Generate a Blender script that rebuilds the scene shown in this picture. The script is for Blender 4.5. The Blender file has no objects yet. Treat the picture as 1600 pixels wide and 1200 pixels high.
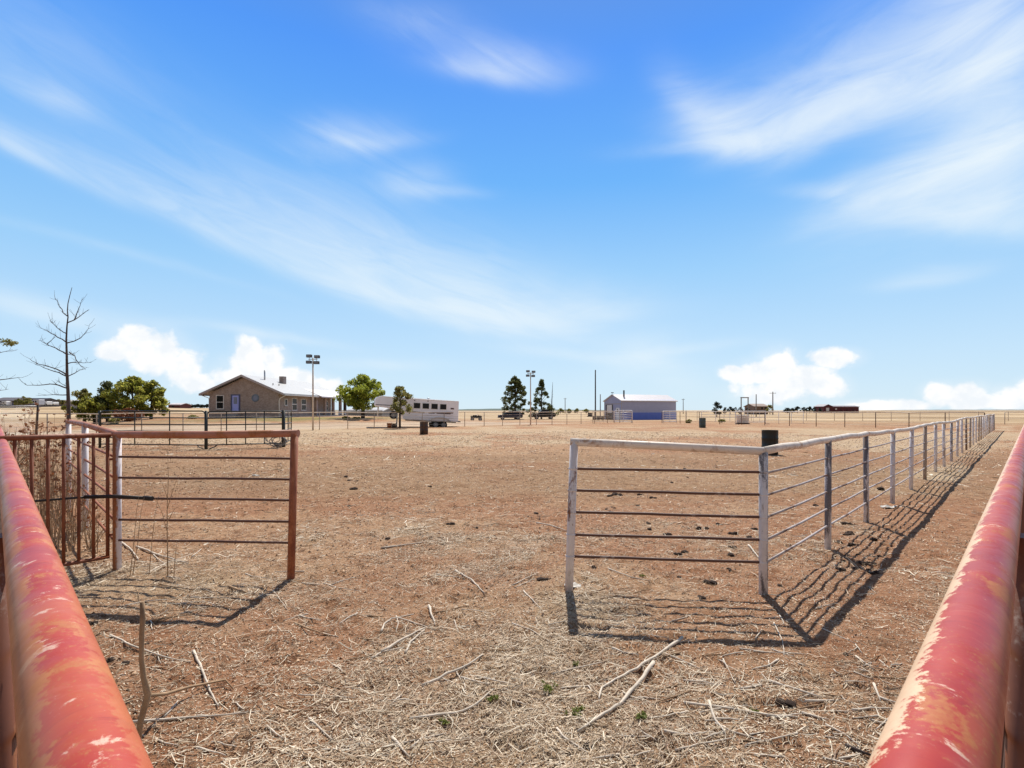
import bpy, math, random
import numpy as np
from mathutils import Vector, Matrix

random.seed(7)
RNG = np.random.default_rng(7)
C = bpy.context.scene.collection
F, H, CX, HY = 810.0, 1.65, 800.0, 641.0      # survey of the place: eye height and viewing scale

# ---------------------------------------------------------------- noise (numpy)
_PERM = np.random.default_rng(3).random((256, 256))
def vnoise(x, y):
    xi = np.floor(x).astype(int); yi = np.floor(y).astype(int)
    fx = x - xi; fy = y - yi
    fx = fx*fx*(3-2*fx); fy = fy*fy*(3-2*fy)
    a = _PERM[xi & 255, yi & 255]; b = _PERM[(xi+1) & 255, yi & 255]
    c = _PERM[xi & 255, (yi+1) & 255]; d = _PERM[(xi+1) & 255, (yi+1) & 255]
    return (a*(1-fx)+b*fx)*(1-fy) + (c*(1-fx)+d*fx)*fy
def fbm(x, y, o=4):
    s = 0; a = .5; t = 0
    for i in range(o):
        s = s + a*vnoise(x*2**i+17.3*i, y*2**i+5.1*i); t += a; a *= .5
    return s/t
def sstep(a, b, x):
    t = np.clip((x-a)/(b-a), 0, 1); return t*t*(3-2*t)

# ---------------------------------------------------------------- terrain
def along(x, y): return (x+16.6)*.78+(y-43)*.63
def beyond(x, y): return (x+16.6)*-.63+(y-43)*.78
def big(x, y):
    x = np.asarray(x, float); y = np.asarray(y, float)
    s = beyond(x, y); t = along(x, y)
    z = .75*sstep(1, 15, s)*sstep(-19, -8, t)*(1-sstep(17, 32, t))*(1-sstep(50, 90, s))
    r = np.hypot(x, y); yy = np.maximum(y, .6*r)
    ang = np.degrees(np.arctan2(x, y))
    amt = 1-sstep(-42, -12, ang)
    amt = amt*sstep(-140, -100, ang)
    f = np.where(yy < 60, 0, np.where(yy < 200, .0225*(yy-60), 1.65+.0075*np.minimum(yy, 800)))
    z = z + amt*f
    z = z + .10*(fbm(x/9, y/9, 3)-.5)*sstep(14, 40, r)
    return z
def micro(x, y):
    r = np.hypot(x, y)
    k = 1-sstep(25, 45, r)
    z = .060*(fbm(x/1.3+9, y/1.3, 3)-.5) + .036*(fbm(x/.35, y/.35+4, 3)-.5)
    z = z + .020*(fbm(x/.09, y/.09, 2)-.5)*(1-sstep(9, 16, r))
    z = z-.022*sstep(.66, .80, vnoise(x/.17+31, y/.17))*(1-sstep(14, 24, r))*sstep(.4, .55, vnoise(x/2.1, y/2.1+60))
    return z*k
def ter(x, y): return big(x, y)+micro(x, y)
def tz(x, y): return float(ter(np.array([x]), np.array([y]))[0])
def G(px, py):                                # flat-ground point seen at a survey reading
    d = F*H/(py-HY); return ((px-CX)/F*d, d)
def X(px, d): return (px-CX)/F*d
def Z(py, d): return H-(py-HY)/F*d
def GP(px, d, sink=0.0):
    x = X(px, d); return (x, d, tz(x, d)-sink)

# ---------------------------------------------------------------- materials
def srgb(r, g, b):
    f = lambda c: c/12.92 if c <= .04045 else ((c+.055)/1.055)**2.4
    return (f(r/255), f(g/255), f(b/255), 1)
class NT:
    def __init__(s, m):
        m.use_nodes = True; s.t = m.node_tree; s.t.nodes.clear()
    def n(s, typ, **kw):
        o = s.t.nodes.new(typ)
        for k, v in kw.items():
            if k.startswith('i_'):
                key = k[2:]
                key = int(key) if key.isdigit() else key.replace('_', ' ')
                o.inputs[key].default_value = v
            else: setattr(o, k, v)
        return o
    def l(s, a, b): s.t.links.new(a, b)
    def ramp(s, fac, stops, interp='LINEAR'):
        r = s.n('ShaderNodeValToRGB'); r.color_ramp.interpolation = interp
        e = r.color_ramp.elements
        while len(e) < len(stops): e.new(.5)
        for i, (p, c) in enumerate(stops): e[i].position = p; e[i].color = c
        s.l(fac, r.inputs[0]); return r.outputs[0]
    def noise(s, vec, scale, detail=4, rough=.55, dist=0):
        n = s.n('ShaderNodeTexNoise', i_Scale=scale, i_Detail=detail, i_Roughness=rough, i_Distortion=dist)
        if vec is not None: s.l(vec, n.inputs['Vector'])
        return n.outputs['Fac']
    def mix(s, fac, a, b, blend='MIX'):
        m = s.n('ShaderNodeMix', data_type='RGBA', blend_type=blend)
        for sock, v in ((m.inputs[0], fac), (m.inputs[6], a), (m.inputs[7], b)):
            if isinstance(v, (int, float, tuple)): sock.default_value = v
            else: s.l(v, sock)
        return m.outputs[2]
    def math(s, op, a, b=None, c=None, clamp=False):
        m = s.n('ShaderNodeMath', operation=op, use_clamp=clamp)
        for i, v in enumerate((a, b, c)):
            if v is None: continue
            if isinstance(v, (int, float)): m.inputs[i].default_value = v
            else: s.l(v, m.inputs[i])
        return m.outputs[0]
    def mapping(s, vec, scale=(1, 1, 1), rot=(0, 0, 0), loc=(0, 0, 0)):
        m = s.n('ShaderNodeMapping'); m.inputs['Scale'].default_value = scale
        m.inputs['Rotation'].default_value = rot; m.inputs['Location'].default_value = loc
        s.l(vec, m.inputs['Vector']); return m.outputs[0]
def bsdf(t, color, rough=.7, metal=0.0, bump=None, bstr=.3, bdist=.02, spec=.5):
    b = t.n('ShaderNodeBsdfPrincipled'); o = t.n('ShaderNodeOutputMaterial')
    for key, v in (('Base Color', color), ('Roughness', rough), ('Metallic', metal)):
        if isinstance(v, (int, float, tuple)): b.inputs[key].default_value = v
        else: t.l(v, b.inputs[key])
    b.inputs['Specular IOR Level'].default_value = spec
    if bump is not None:
        bp = t.n('ShaderNodeBump', i_Strength=bstr, i_Distance=bdist)
        t.l(bump, bp.inputs['Height']); t.l(bp.outputs[0], b.inputs['Normal'])
    t.l(b.outputs[0], o.inputs[0]); return b
def plain(name, col, var=.12, scale=3.0, rough=.7, metal=0.0, bump=0.0, spec=.4, stretch=(1, 1, 1)):
    m = bpy.data.materials.new(name); t = NT(m)
    co = t.n('ShaderNodeTexCoord').outputs['Object']; co = t.mapping(co, stretch)
    n = t.noise(co, scale, 5, .6)
    lo = tuple(c*(1-var*1.6) for c in col[:3])+(1,); hi = tuple(min(1, c*(1+var)) for c in col[:3])+(1,)
    c = t.ramp(n, [(.25, lo), (.75, hi)])
    bsdf(t, c, rough, metal, n if bump else None, bump, .02, spec); return m
def worn(name, col, rust, lo=.45, hi=.6, scale=6.0, rough=.55, stretch=(1, 1, .35), third=None, lo3=.6, hi3=.66, bump=.25, spec=.4, side=None):
    """paint with patches of another colour where it has flaked"""
    m = bpy.data.materials.new(name); t = NT(m)
    co0 = t.n('ShaderNodeTexCoord').outputs['Object']; co = t.mapping(co0, stretch)
    a = t.noise(co, scale, 8, .68, .6); f = t.noise(co0, scale*9, 4, .6)
    k = t.math('ADD', a, t.math('MULTIPLY', t.math('SUBTRACT', f, .5), .22))
    if side:
        gn = t.n('ShaderNodeNewGeometry').outputs['Normal']; dp = t.n('ShaderNodeVectorMath', operation='DOT_PRODUCT'); t.l(gn, dp.inputs[0]); dp.inputs[1].default_value = side
        k = t.math('ADD', k, dp.outputs['Value'])
    mask = t.ramp(k, [(lo, (0, 0, 0, 1)), (hi, (1, 1, 1, 1))])
    v = t.noise(co0, scale*2.3, 5, .6)
    p = t.mix(v, tuple(c*.75 for c in col[:3])+(1,), tuple(min(1, c*1.15) for c in col[:3])+(1,))
    r = t.mix(f, tuple(c*.5 for c in rust[:3])+(1,), tuple(min(1, c*1.5) for c in rust[:3])+(1,))
    c = t.mix(mask, p, r)
    if third:
        b = t.noise(t.mapping(co0, stretch, loc=(3.1, 1.7, 9.2)), scale*1.7, 8, .7, .4)
        m3 = t.ramp(b, [(lo3, (0, 0, 0, 1)), (hi3, (1, 1, 1, 1))])
        c = t.mix(m3, c, third)
    rr = t.math('ADD', t.math('MULTIPLY', mask, .3), rough, clamp=True)
    bsdf(t, c, rr, 0, k, bump, .004, spec); return m
M = {}
RUST = (.17, .055, .022, 1)
M['red_paint'] = None
M['white_pipe'] = worn('white_peeling_paint', (.74, .68, .67, 1), (.20, .09, .05, 1), .56, .64, 5, third=(.36, .26, .20, 1), lo3=.56, hi3=.66)
M['white_rail'] = worn('chalky_tan_white_paint', (.80, .70, .60, 1), (.42, .25, .15, 1), .58, .68, 3.5, stretch=(1, 1, 1), third=(.42, .30, .22, 1), lo3=.55, hi3=.7)
M['flaking_post'] = worn('flaking_grey_white_paint', (.68, .64, .64, 1), (.15, .14, .15, 1), .48, .55, 9, stretch=(1, 1, .18), third=(.24, .17, .13, 1), lo3=.58, hi3=.66)
M['rod'] = worn('rusty_sucker_rod', (.12, .055, .038, 1), (.46, .38, .34, 1), .60, .70, 2.0, stretch=(1, 1, 1), rough=.6)
M['rod_pale'] = worn('weathered_pale_rod', (.48, .41, .39, 1), (.14, .07, .05, 1), .50, .62, 1.6, stretch=(1, 1, 1), rough=.5)
M['rust_pipe'] = worn('rust_red_pipe', (.36, .115, .045, 1), (.20, .06, .03, 1), .42, .6, 6, third=(.42, .17, .08, 1), lo3=.55, hi3=.7, stretch=(1, 1, .5))
M['pink_pipe'] = worn('faded_pink_red_paint', (.46, .19, .115, 1), (.36, .14, .06, 1), .47, .6, 5, stretch=(1, 1, 1))
M['rust_white'] = worn('half_painted_post', (.70, .62, .62, 1), (.34, .125, .05, 1), .36, .46, 3, stretch=(1, 1, .12), side=(-.22, -.05, 0))
M['gate_red'] = worn('oxide_red_gate', (.27, .08, .032, 1), (.15, .048, .025, 1), .45, .62, 8, third=(.36, .14, .08, 1), lo3=.62, hi3=.72)
M['far_pipe'] = worn('sunbleached_pipe', (.60, .50, .41, 1), (.30, .19, .12, 1), .54, .68, 1.2)
M['far_post'] = worn('weathered_far_post', (.42, .33, .26, 1), (.20, .13, .09, 1), .5, .68, 1.5)
M['dark_panel'] = plain('dark_green_steel', (.022, .027, .024, 1), .3, 5, .45)
M['black_iron'] = plain('blackened_iron', (.03, .022, .02, 1), .4, 12, .6)
M['dark_wood'] = plain('dark_weathered_wood', (.06, .045, .04, 1), .4, 8, .85, bump=.4, stretch=(1, 1, .1))
M['white'] = plain('white_enamel', (.74, .73, .74, 1), .05, 1.5, .4)
M['trim_white'] = plain('white_trim', (.72, .70, .68, 1), .06, 2, .5)
M['galv'] = plain('galvanised_steel', (.45, .46, .47, 1), .1, 4, .4, .6)
M['dark_glass'] = plain('dark_glass', (.012, .013, .017, 1), .2, 1, .25, spec=.22)
M['black'] = plain('black_rubber_and_bay_shade', (.02, .02, .02, 1), .2, 8, .8)
M['chrome'] = plain('alloy', (.26, .26, .27, 1), .1, 3, .45, .3)
M['bark'] = plain('grey_brown_bark', (.085, .062, .055, 1), .4, 14, .9, bump=.5, stretch=(1, 1, .3))
M['dark_bark'] = plain('dark_bark', (.05, .035, .03, 1), .35, 10, .9, bump=.5)
M['stick'] = plain('dry_pale_stalk', (.62, .53, .43, 1), .25, 14, .8, bump=.3)
M['stick_tan'] = plain('tan_stem', (.36, .23, .13, 1), .3, 10, .8, bump=.3)
M['dung'] = plain('dark_dung', (.062, .034, .021, 1), .6, 25, .95, bump=.8)

def leafmat(name, a, b, c, trans=.25):
    m = bpy.data.materials.new(name); t = NT(m)
    g = t.n('ShaderNodeNewGeometry')
    co = t.n('ShaderNodeTexCoord').outputs['Object']
    n = t.noise(co, 1.1, 3)
    r = t.math('ADD', t.math('MULTIPLY', g.outputs['Random Per Island'], .55), t.math('MULTIPLY', n, .45))
    col = t.ramp(r, [(.2, a), (.5, b), (.8, c)])
    bs = bsdf(t, col, .6, spec=.3)
    tr = t.n('ShaderNodeBsdfTranslucent'); t.l(col, tr.inputs[0])
    mx = t.n('ShaderNodeMixShader', i_0=trans); t.l(bs.outputs[0], mx.inputs[1]); t.l(tr.outputs[0], mx.inputs[2])
    out = [x for x in t.t.nodes if x.type == 'OUTPUT_MATERIAL'][0]
    t.l(mx.outputs[0], out.inputs[0]); return m
M['leaf_green'] = leafmat('broad_green_leaves', (.14, .17, .018, 1), (.30, .35, .04, 1), (.52, .53, .10, 1), .6)
M['leaf_pine'] = leafmat('pine_needles', (.055, .072, .028, 1), (.12, .14, .05, 1), (.24, .25, .09, 1), .45)
M['leaf_olive'] = leafmat('olive_pine_needles', (.11, .125, .02, 1), (.28, .29, .045, 1), (.50, .46, .10, 1), .6)
M['leaf_dull'] = leafmat('dull_brown_green_leaves', (.11, .11, .03, 1), (.22, .21, .06, 1), (.38, .34, .11, 1), .55)
M['leaf_dry'] = leafmat('dry_russet_leaves', (.16, .05, .02, 1), (.28, .10, .04, 1), (.36, .19, .09, 1), .2)
M['leaf_far'] = leafmat('far_dark_foliage', (.012, .018, .012, 1), (.025, .035, .020, 1), (.045, .055, .030, 1), .1)
M['straw'] = leafmat('dry_straw', (.20, .115, .065, 1), (.50, .37, .24, 1), (.86, .76, .60, 1), .08)
M['clod'] = leafmat('loose_dirt_crumbs', (.12, .06, .034, 1), (.27, .145, .08, 1), (.46, .30, .18, 1), 0.0)
M['green_weed'] = leafmat('small_green_weed', (.13, .16, .03, 1), (.21, .24, .05, 1), (.30, .31, .09, 1), .3)

# ---------------------------------------------------------------- mesh builder
class MB:
    def __init__(s): s.v = []; s.f = []; s.sm = []
    def add(s, vs, fs, smooth=False):
        o = len(s.v); s.v += [tuple(p) for p in vs]
        s.f += [tuple(i+o for i in f) for f in fs]; s.sm += [smooth]*len(fs); return s
    def box(s, c, size, rz=0.0, taper=1.0):
        cx, cy, cz = c; a, b, h = size[0]/2, size[1]/2, size[2]/2
        cr, sr = math.cos(rz), math.sin(rz); vs = []
        for z, k in ((-h, 1), (h, taper)):
            for x, y in ((-a, -b), (a, -b), (a, b), (-a, b)):
                x *= k; y *= k
                vs.append((cx+x*cr-y*sr, cy+x*sr+y*cr, cz+z))
        return s.add(vs, [(3, 2, 1, 0), (4, 5, 6, 7), (0, 1, 5, 4), (1, 2, 6, 5), (2, 3, 7, 6), (3, 0, 4, 7)])
    def span(s, lo, hi): return s.box([(a+b)/2 for a, b in zip(lo, hi)], [b-a for a, b in zip(lo, hi)])
    def tube(s, pts, r, n=8, cap=True):
        pts = [Vector(p) for p in pts]
        rs = r if isinstance(r, (list, tuple)) else [r]*len(pts)
        vs = []; fs = []; prev = None
        for i, p in enumerate(pts):
            d = (pts[min(i+1, len(pts)-1)]-pts[max(i-1, 0)]).normalized()
            if prev is None:
                u = d.cross(Vector((0, 0, 1)))
                if u.length < .05: u = d.cross(Vector((0, 1, 0)))
                u.normalize()
            else:
                u = prev-d*prev.dot(d); u.normalize()
            prev = u; w = d.cross(u)
            for k in range(n):
                a = 2*math.pi*k/n
                vs.append(p+(u*math.cos(a)+w*math.sin(a))*rs[i])
        for i in range(len(pts)-1):
            for k in range(n):
                a = i*n+k; b = i*n+(k+1) % n
                fs.append((a, b, b+n, a+n))
        s.add(vs, fs, True)
        if cap:
            o = len(s.v)-len(vs)
            s.f.append(tuple(o+k for k in reversed(range(n)))); s.sm.append(False)
            e = o+(len(pts)-1)*n
            s.f.append(tuple(e+k for k in range(n))); s.sm.append(False)
        return s
    def prism(s, poly, axis, a, b):
        """outline extruded along an axis (0 x, 1 y, 2 z)"""
        def p3(q, t):
            l = list(q); l.insert(axis, t); return tuple(l)
        n = len(poly); vs = [p3(q, a) for q in poly]+[p3(q, b) for q in poly]
        fs = [tuple(range(n)), tuple(reversed(range(n, 2*n)))]
        fs += [((i+1) % n, i, i+n, (i+1) % n+n) for i in range(n)]
        return s.add(vs, fs)
    def lathe(s, prof, n=20, c=(0, 0, 0)):
        vs = []; fs = []
        for r, z in prof:
            for k in range(n):
                a = 2*math.pi*k/n; vs.append((c[0]+r*math.cos(a), c[1]+r*math.sin(a), c[2]+z))
        for i in range(len(prof)-1):
            for k in range(n):
                a = i*n+k; b = i*n+(k+1) % n; fs.append((a, b, b+n, a+n))
        return s.add(vs, fs, True)
    def build(s, name, mat, parent=None, off=None, bevel=0.0):
        me = bpy.data.meshes.new(name)
        v = np.array(s.v, float)
        if off is not None: v = v-np.array(off)
        me.from_pydata(v.tolist(), [], s.f)
        me.polygons.foreach_set('use_smooth', s.sm)
        me.materials.append(M[mat] if isinstance(mat, str) else mat)
        me.update()
        import bmesh
        bm = bmesh.new(); bm.from_mesh(me); bmesh.ops.recalc_face_normals(bm, faces=bm.faces)
        if bevel:
            bmesh.ops.bevel(bm, geom=[e for e in bm.edges if len(e.link_faces) == 2 and e.calc_face_angle(0) > .6], offset=bevel, segments=1, affect='EDGES')
        bm.to_mesh(me); bm.free()
        o = bpy.data.objects.new(name, me); C.objects.link(o)
        if parent is not None: o.parent = parent
        elif off is not None: o.location = off
        return o
def tag(o, label=None, cat=None, group=None, kind=None):
    if label: o['label'] = label
    if cat: o['category'] = cat
    if group: o['group'] = group
    if kind: o['kind'] = kind
    return o
def thing(name, loc, label, cat, group=None, rz=0.0):
    o = bpy.data.objects.new(name, None); C.objects.link(o)
    o.location = loc; o.rotation_euler = (0, 0, rz); o.empty_display_size = .3
    return tag(o, label, cat, group)
def copy_tree(o, parent=None):
    c = o.copy(); C.objects.link(c)
    if parent is not None: c.parent = parent
    for ch in list(o.children): copy_tree(ch, c)
    return c
def bulk(name, verts, faces_n, mat, parent=None, off=None, smooth=False):
    """mesh from a numpy array of loose polygons, faces_n corners each"""
    v = verts.reshape(-1, 3).astype(np.float32)
    if off is not None: v = v-np.array(off, np.float32)
    n = len(v)//faces_n
    me = bpy.data.meshes.new(name)
    me.vertices.add(len(v)); me.vertices.foreach_set('co', v.ravel())
    me.loops.add(len(v)); me.loops.foreach_set('vertex_index', np.arange(len(v), dtype=np.int32))
    me.polygons.add(n); me.polygons.foreach_set('loop_start', np.arange(n, dtype=np.int32)*faces_n)
    me.materials.append(M[mat]); me.update(calc_edges=True); me.validate()
    o = bpy.data.objects.new(name, me); C.objects.link(o)
    if parent is not None: o.parent = parent
    elif off is not None: o.location = off
    return o
# ---------------------------------------------------------------- ground
def zones(x, y):
    r = np.hypot(x, y)
    n1 = fbm(x/6+40, y/6, 4); n2 = fbm(x/2.2, y/2.2+70, 4); n3 = fbm(x/.7, y/.7+11, 3)
    straw = sstep(.44, .66, n2)*.42
    straw = straw+.75*sstep(20, 30, r)*(1-sstep(46, 60, r))*sstep(.32, .55, n1)        # pale band across the arena
    mid = sstep(8, 11, y)*(1-sstep(17, 24, y))
    straw = straw-.25*mid
    fence_d = np.abs((x-2.24)-(y-4.62))/1.414; onf = (x > 1.5)
    straw = straw+.7*np.exp(-(fence_d/.6)**2)*onf*sstep(.35, .6, n2)
    panel = np.exp(-((y-4.4)/.7)**2)
    straw = straw+.55*panel*sstep(.38, .6, n2)*(x > .2)
    straw = straw+.6*np.exp(-((x+3.5)/1.5)**2-((y-4.9)/.7)**2)
    straw = straw+.22*np.exp(-((x-.9)/1.3)**2-((y-3.0)/.9)**2)
    straw = np.clip(straw, 0, 1)
    red = sstep(.40, .62, fbm(x/3.1+3, y/3.1+31, 4))
    red = np.clip(red+.35*np.exp(-((x+2)/6)**2-((y-8)/4)**2)*n3*1.6+.5*(x-y > -1.6)*(x > 2)+.55*(1-sstep(4.0, 5.0, y))*sstep(.42, .58, fbm(x/.8+5, y/.8, 3)), 0, 1)
    out = beyond(x, y)
    green = np.exp(-((x+22)/9)**2)*sstep(9, 12, out)*(1-sstep(19, 23, out))*sstep(.3, .5, n1)
    drive = sstep(1.2, 2.5, out)*(1-sstep(7, 9.5, out))*(1-sstep(30, 36, along(x, y)))
    dark = np.clip(mid*(.75+.9*(n1-.5))+.55*sstep(.52, .7, fbm(x/4+7, y/1.6+90, 4))*sstep(12, 20, r), 0, 1)
    far = sstep(60, 110, np.maximum(r, 0))
    return straw, red, green, drive, dark, far
rr = [.0001, .2, .45]
r = .6
while r < 14: rr.append(r); r *= 1.0072
while r < 110: rr.append(r); r *= 1.02
while r < 9000: rr.append(r); r *= 1.07
rr = np.array(rr)
aa = np.concatenate([np.linspace(-58, 58, 1050, endpoint=False), np.linspace(58, 302, 110, endpoint=False)])
A, R_ = np.meshgrid(np.radians(aa), rr)
gx = (R_*np.sin(A)).ravel(); gy = (R_*np.cos(A)).ravel()
gz = ter(gx, gy)
na, nr = len(aa), len(rr)
i = np.arange(nr-1)[:, None]*na+np.arange(na)[None, :]
j = np.arange(nr-1)[:, None]*na+((np.arange(na)+1) % na)[None, :]
quads = np.stack([i, j, j+na, i+na], -1).reshape(-1, 4).astype(np.int32)[:, ::-1]
me = bpy.data.meshes.new('ground')
me.vertices.add(len(gx)); me.vertices.foreach_set('co', np.stack([gx, gy, gz], 1).astype(np.float32).ravel())
me.loops.add(quads.size); me.loops.foreach_set('vertex_index', np.ascontiguousarray(quads).ravel())
me.polygons.add(len(quads)); me.polygons.foreach_set('loop_start', np.arange(len(quads), dtype=np.int32)*4)
me.polygons.foreach_set('use_smooth', np.ones(len(quads), bool))
me.update(calc_edges=True)
for nm, val in zip(('straw', 'red', 'green', 'drive', 'dark', 'far'), zones(gx, gy)):
    me.attributes.new(nm, 'FLOAT', 'POINT').data.foreach_set('value', val.astype(np.float32))
gm = bpy.data.materials.new('red_dirt_with_straw'); t = NT(gm)
pos = t.n('ShaderNodeTexCoord').outputs['Object']
att = {k: t.n('ShaderNodeAttribute', attribute_name=k).outputs['Fac'] for k in ('straw', 'red', 'green', 'drive', 'dark', 'far')}
n_a = t.noise(pos, .55, 6, .62); n_b = t.noise(pos, 3.2, 7, .66, .4); n_c = t.noise(pos, 19, 6, .68, .3); n_d = t.noise(pos, 85, 4, .62)
base = t.ramp(n_b, [(.28, (.24, .118, .06, 1)), (.5, (.44, .262, .15, 1)), (.72, (.58, .40, .255, 1))])
redc = t.ramp(n_c, [(.3, (.22, .080, .037, 1)), (.65, (.42, .19, .10, 1))])
c = t.mix(t.math('MULTIPLY', att['red'], .58), base, redc)
brown = t.ramp(n_c, [(.32, (.15, .085, .045, 1)), (.68, (.38, .245, .14, 1))])
c = t.mix(t.math('MULTIPLY', att['dark'], .65), c, brown)
# pale chopped litter
lit = t.noise(t.mapping(pos, (1, 1, 1)), 34, 5, .72, 1.6)
k = t.math('ADD', t.math('MULTIPLY', att['straw'], .36), t.math('ADD', lit, t.math('MULTIPLY', t.math('SUBTRACT', n_a, .5), .5)))
lm = t.ramp(k, [(.58, (0, 0, 0, 1)), (.80, (1, 1, 1, 1))])
pale = t.mix(n_d, (.38, .27, .165, 1), (.66, .52, .35, 1))
c = t.mix(t.math('MULTIPLY', lm, .85), c, pale)
# dark crumbs, with the shade of clods and hoof pocks painted in
sp = t.ramp(t.noise(pos, 11, 7, .7, .5), [(.36, (1, 1, 1, 1)), (.43, (0, 0, 0, 1))])
c = t.mix(t.math('MULTIPLY', sp, .75), c, (.085, .042, .023, 1))
sp2 = t.ramp(t.noise(t.mapping(pos, (1, 1, 1), loc=(5, 9, 2)), 2.6, 8, .75, .3), [(.34, (1, 1, 1, 1)), (.43, (0, 0, 0, 1))])
c = t.mix(t.math('MULTIPLY', sp2, .55), c, (.14, .078, .042, 1))
# grain: shade between the crumbs painted dark into the soil, plus pale flecks
gr = t.noise(pos, 27, 5, .75, .2); gr2 = t.noise(t.mapping(pos, (1, 1, 1), loc=(2, 8, 4)), 6.5, 8, .78, .3)
c = t.mix(t.math('MULTIPLY', t.ramp(gr, [(.36, (1, 1, 1, 1)), (.45, (0, 0, 0, 1))]), .62), c, (.105, .053, .030, 1))
c = t.mix(t.math('MULTIPLY', t.ramp(gr2, [(.37, (1, 1, 1, 1)), (.46, (0, 0, 0, 1))]), .55), c, (.13, .068, .038, 1))
c = t.mix(t.math('MULTIPLY', t.ramp(gr2, [(.57, (0, 0, 0, 1)), (.67, (1, 1, 1, 1))]), .5), c, (.66, .49, .34, 1))
# gravel lane, lawn and the dry plain beyond
c = t.mix(t.math('MULTIPLY', att['drive'], .7), c, t.mix(n_b, (.40, .31, .23, 1), (.58, .47, .35, 1)))
c = t.mix(t.math('MULTIPLY', att['green'], t.ramp(n_b, [(.35, (.3, .3, .3, 1)), (.6, (.9, .9, .9, 1))])), c, t.mix(n_c, (.09, .13, .02, 1), (.22, .22, .05, 1)))
fn = t.noise(t.mapping(pos, (.008, .03, .01)), 1.0, 6, .62)
farc = t.ramp(fn, [(.34, (.20, .135, .075, 1)), (.46, (.40, .29, .17, 1)), (.56, (.58, .45, .29, 1)), (.68, (.34, .25, .14, 1))])
c = t.mix(t.math('MULTIPLY', att['far'], .85), c, farc)
hb = t.math('ADD', t.math('MULTIPLY', n_c, .6), t.math('ADD', t.math('MULTIPLY', n_d, .35), t.math('MULTIPLY', lit, .5)))
bsdf(t, c, .95, 0, t.math('ADD', hb, t.math('MULTIPLY', gr2, .8)), 1.0, .035, .10)
me.materials.append(gm)
go = bpy.data.objects.new('ground', me); C.objects.link(go); tag(go, kind='structure')

# far low ridge on the horizon
def ridge(px0, px1, d, tops, mat, name='hills'):
    b = MB(); n = 60; top = []
    for k in range(n+1):
        u = k/n; px = px0+(px1-px0)*u
        z = np.interp(px, [p for p, _ in tops], [q for _, q in tops])
        top.append((X(px, d), max(Z(z+.35*math.sin(k*1.7)*.4, d), .3)))
    vs = []; fs = []
    for x, z in top: vs += [(x, d-260, 0.0), (x, d, z), (x, d+300, 0.0)]
    for k in range(n):
        a = k*3; fs += [(a, a+3, a+4, a+1), (a+1, a+4, a+5, a+2)]
    b.add(vs, fs, True); o = b.build(name, mat, None, (X((px0+px1)/2, d), d, 0)); tag(o, kind='structure'); return o
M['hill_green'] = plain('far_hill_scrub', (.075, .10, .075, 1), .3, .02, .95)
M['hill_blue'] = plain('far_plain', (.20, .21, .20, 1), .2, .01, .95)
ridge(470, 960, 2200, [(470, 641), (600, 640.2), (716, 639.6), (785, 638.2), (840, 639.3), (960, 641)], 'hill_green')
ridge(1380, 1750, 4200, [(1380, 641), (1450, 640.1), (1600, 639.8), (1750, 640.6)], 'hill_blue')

# ---------------------------------------------------------------- straw, crumbs (nobody could count them)
def blades(n, rmin, rmax, lmin, lmax, wmin, wmax, seed, power=1.6, lift=.012, floor=.10, angle=54):
    g = np.random.default_rng(seed)
    m = n*4
    u = g.random(m); rad = (rmin**(2-power)+u*(rmax**(2-power)-rmin**(2-power)))**(1/(2-power))
    an = np.radians(g.uniform(-angle, angle, m))
    x = rad*np.sin(an); y = rad*np.cos(an)
    s = zones(x, y)[0]
    clump = fbm(x/.45+3, y/.45+8, 3)
    keep = g.random(m) < np.clip(floor+.95*s*sstep(.3, .65, clump)*1.4+.12*sstep(.45, .7, clump), 0, 1)
    x = x[keep][:n]; y = y[keep][:n]; n = len(x)
    ln = lmin+(lmax-lmin)*g.random(n)**3; w = (wmin+(wmax-wmin)*g.random(n)**2)
    dr = np.radians(g.uniform(0, 360, n)); dr = np.where(g.random(n) < .35, np.radians(g.normal(15, 35, n)), dr)
    dx = np.cos(dr)*ln/2; dy = np.sin(dr)*ln/2; wx = -np.sin(dr)*w/2; wy = np.cos(dr)*w/2
    bend = g.normal(0, .16, n)*ln
    z0 = ter(x-dx, y-dy); z1 = ter(x+dx, y+dy); zm = ter(x, y)
    up = .002+lift*g.random(n)**2
    t0 = g.random(n)**4*ln*.22; t1 = g.random(n)**4*ln*.22; tl = g.normal(0, .6, n)*w
    mx = x-dy/ (ln/2+1e-6)*bend; my = y+dx/(ln/2+1e-6)*bend
    P = lambda ax, ay, az, k, sg: np.stack([ax+wx*k, ay+wy*k, az+sg*tl], 1)
    a0 = P(x-dx, y-dy, z0+up+t0, .7, .3); a1 = P(x-dx, y-dy, z0+up+t0, -.7, -.3)
    b0 = P(mx, my, np.maximum(zm, (z0+z1)/2)+up, 1, .4); b1 = P(mx, my, np.maximum(zm, (z0+z1)/2)+up, -1, -.4)
    c0 = P(x+dx, y+dy, z1+up+t1, .5, .3); c1 = P(x+dx, y+dy, z1+up+t1, -.5, -.3)
    return n, a0, a1, b0, b1, c0, c1
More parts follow.
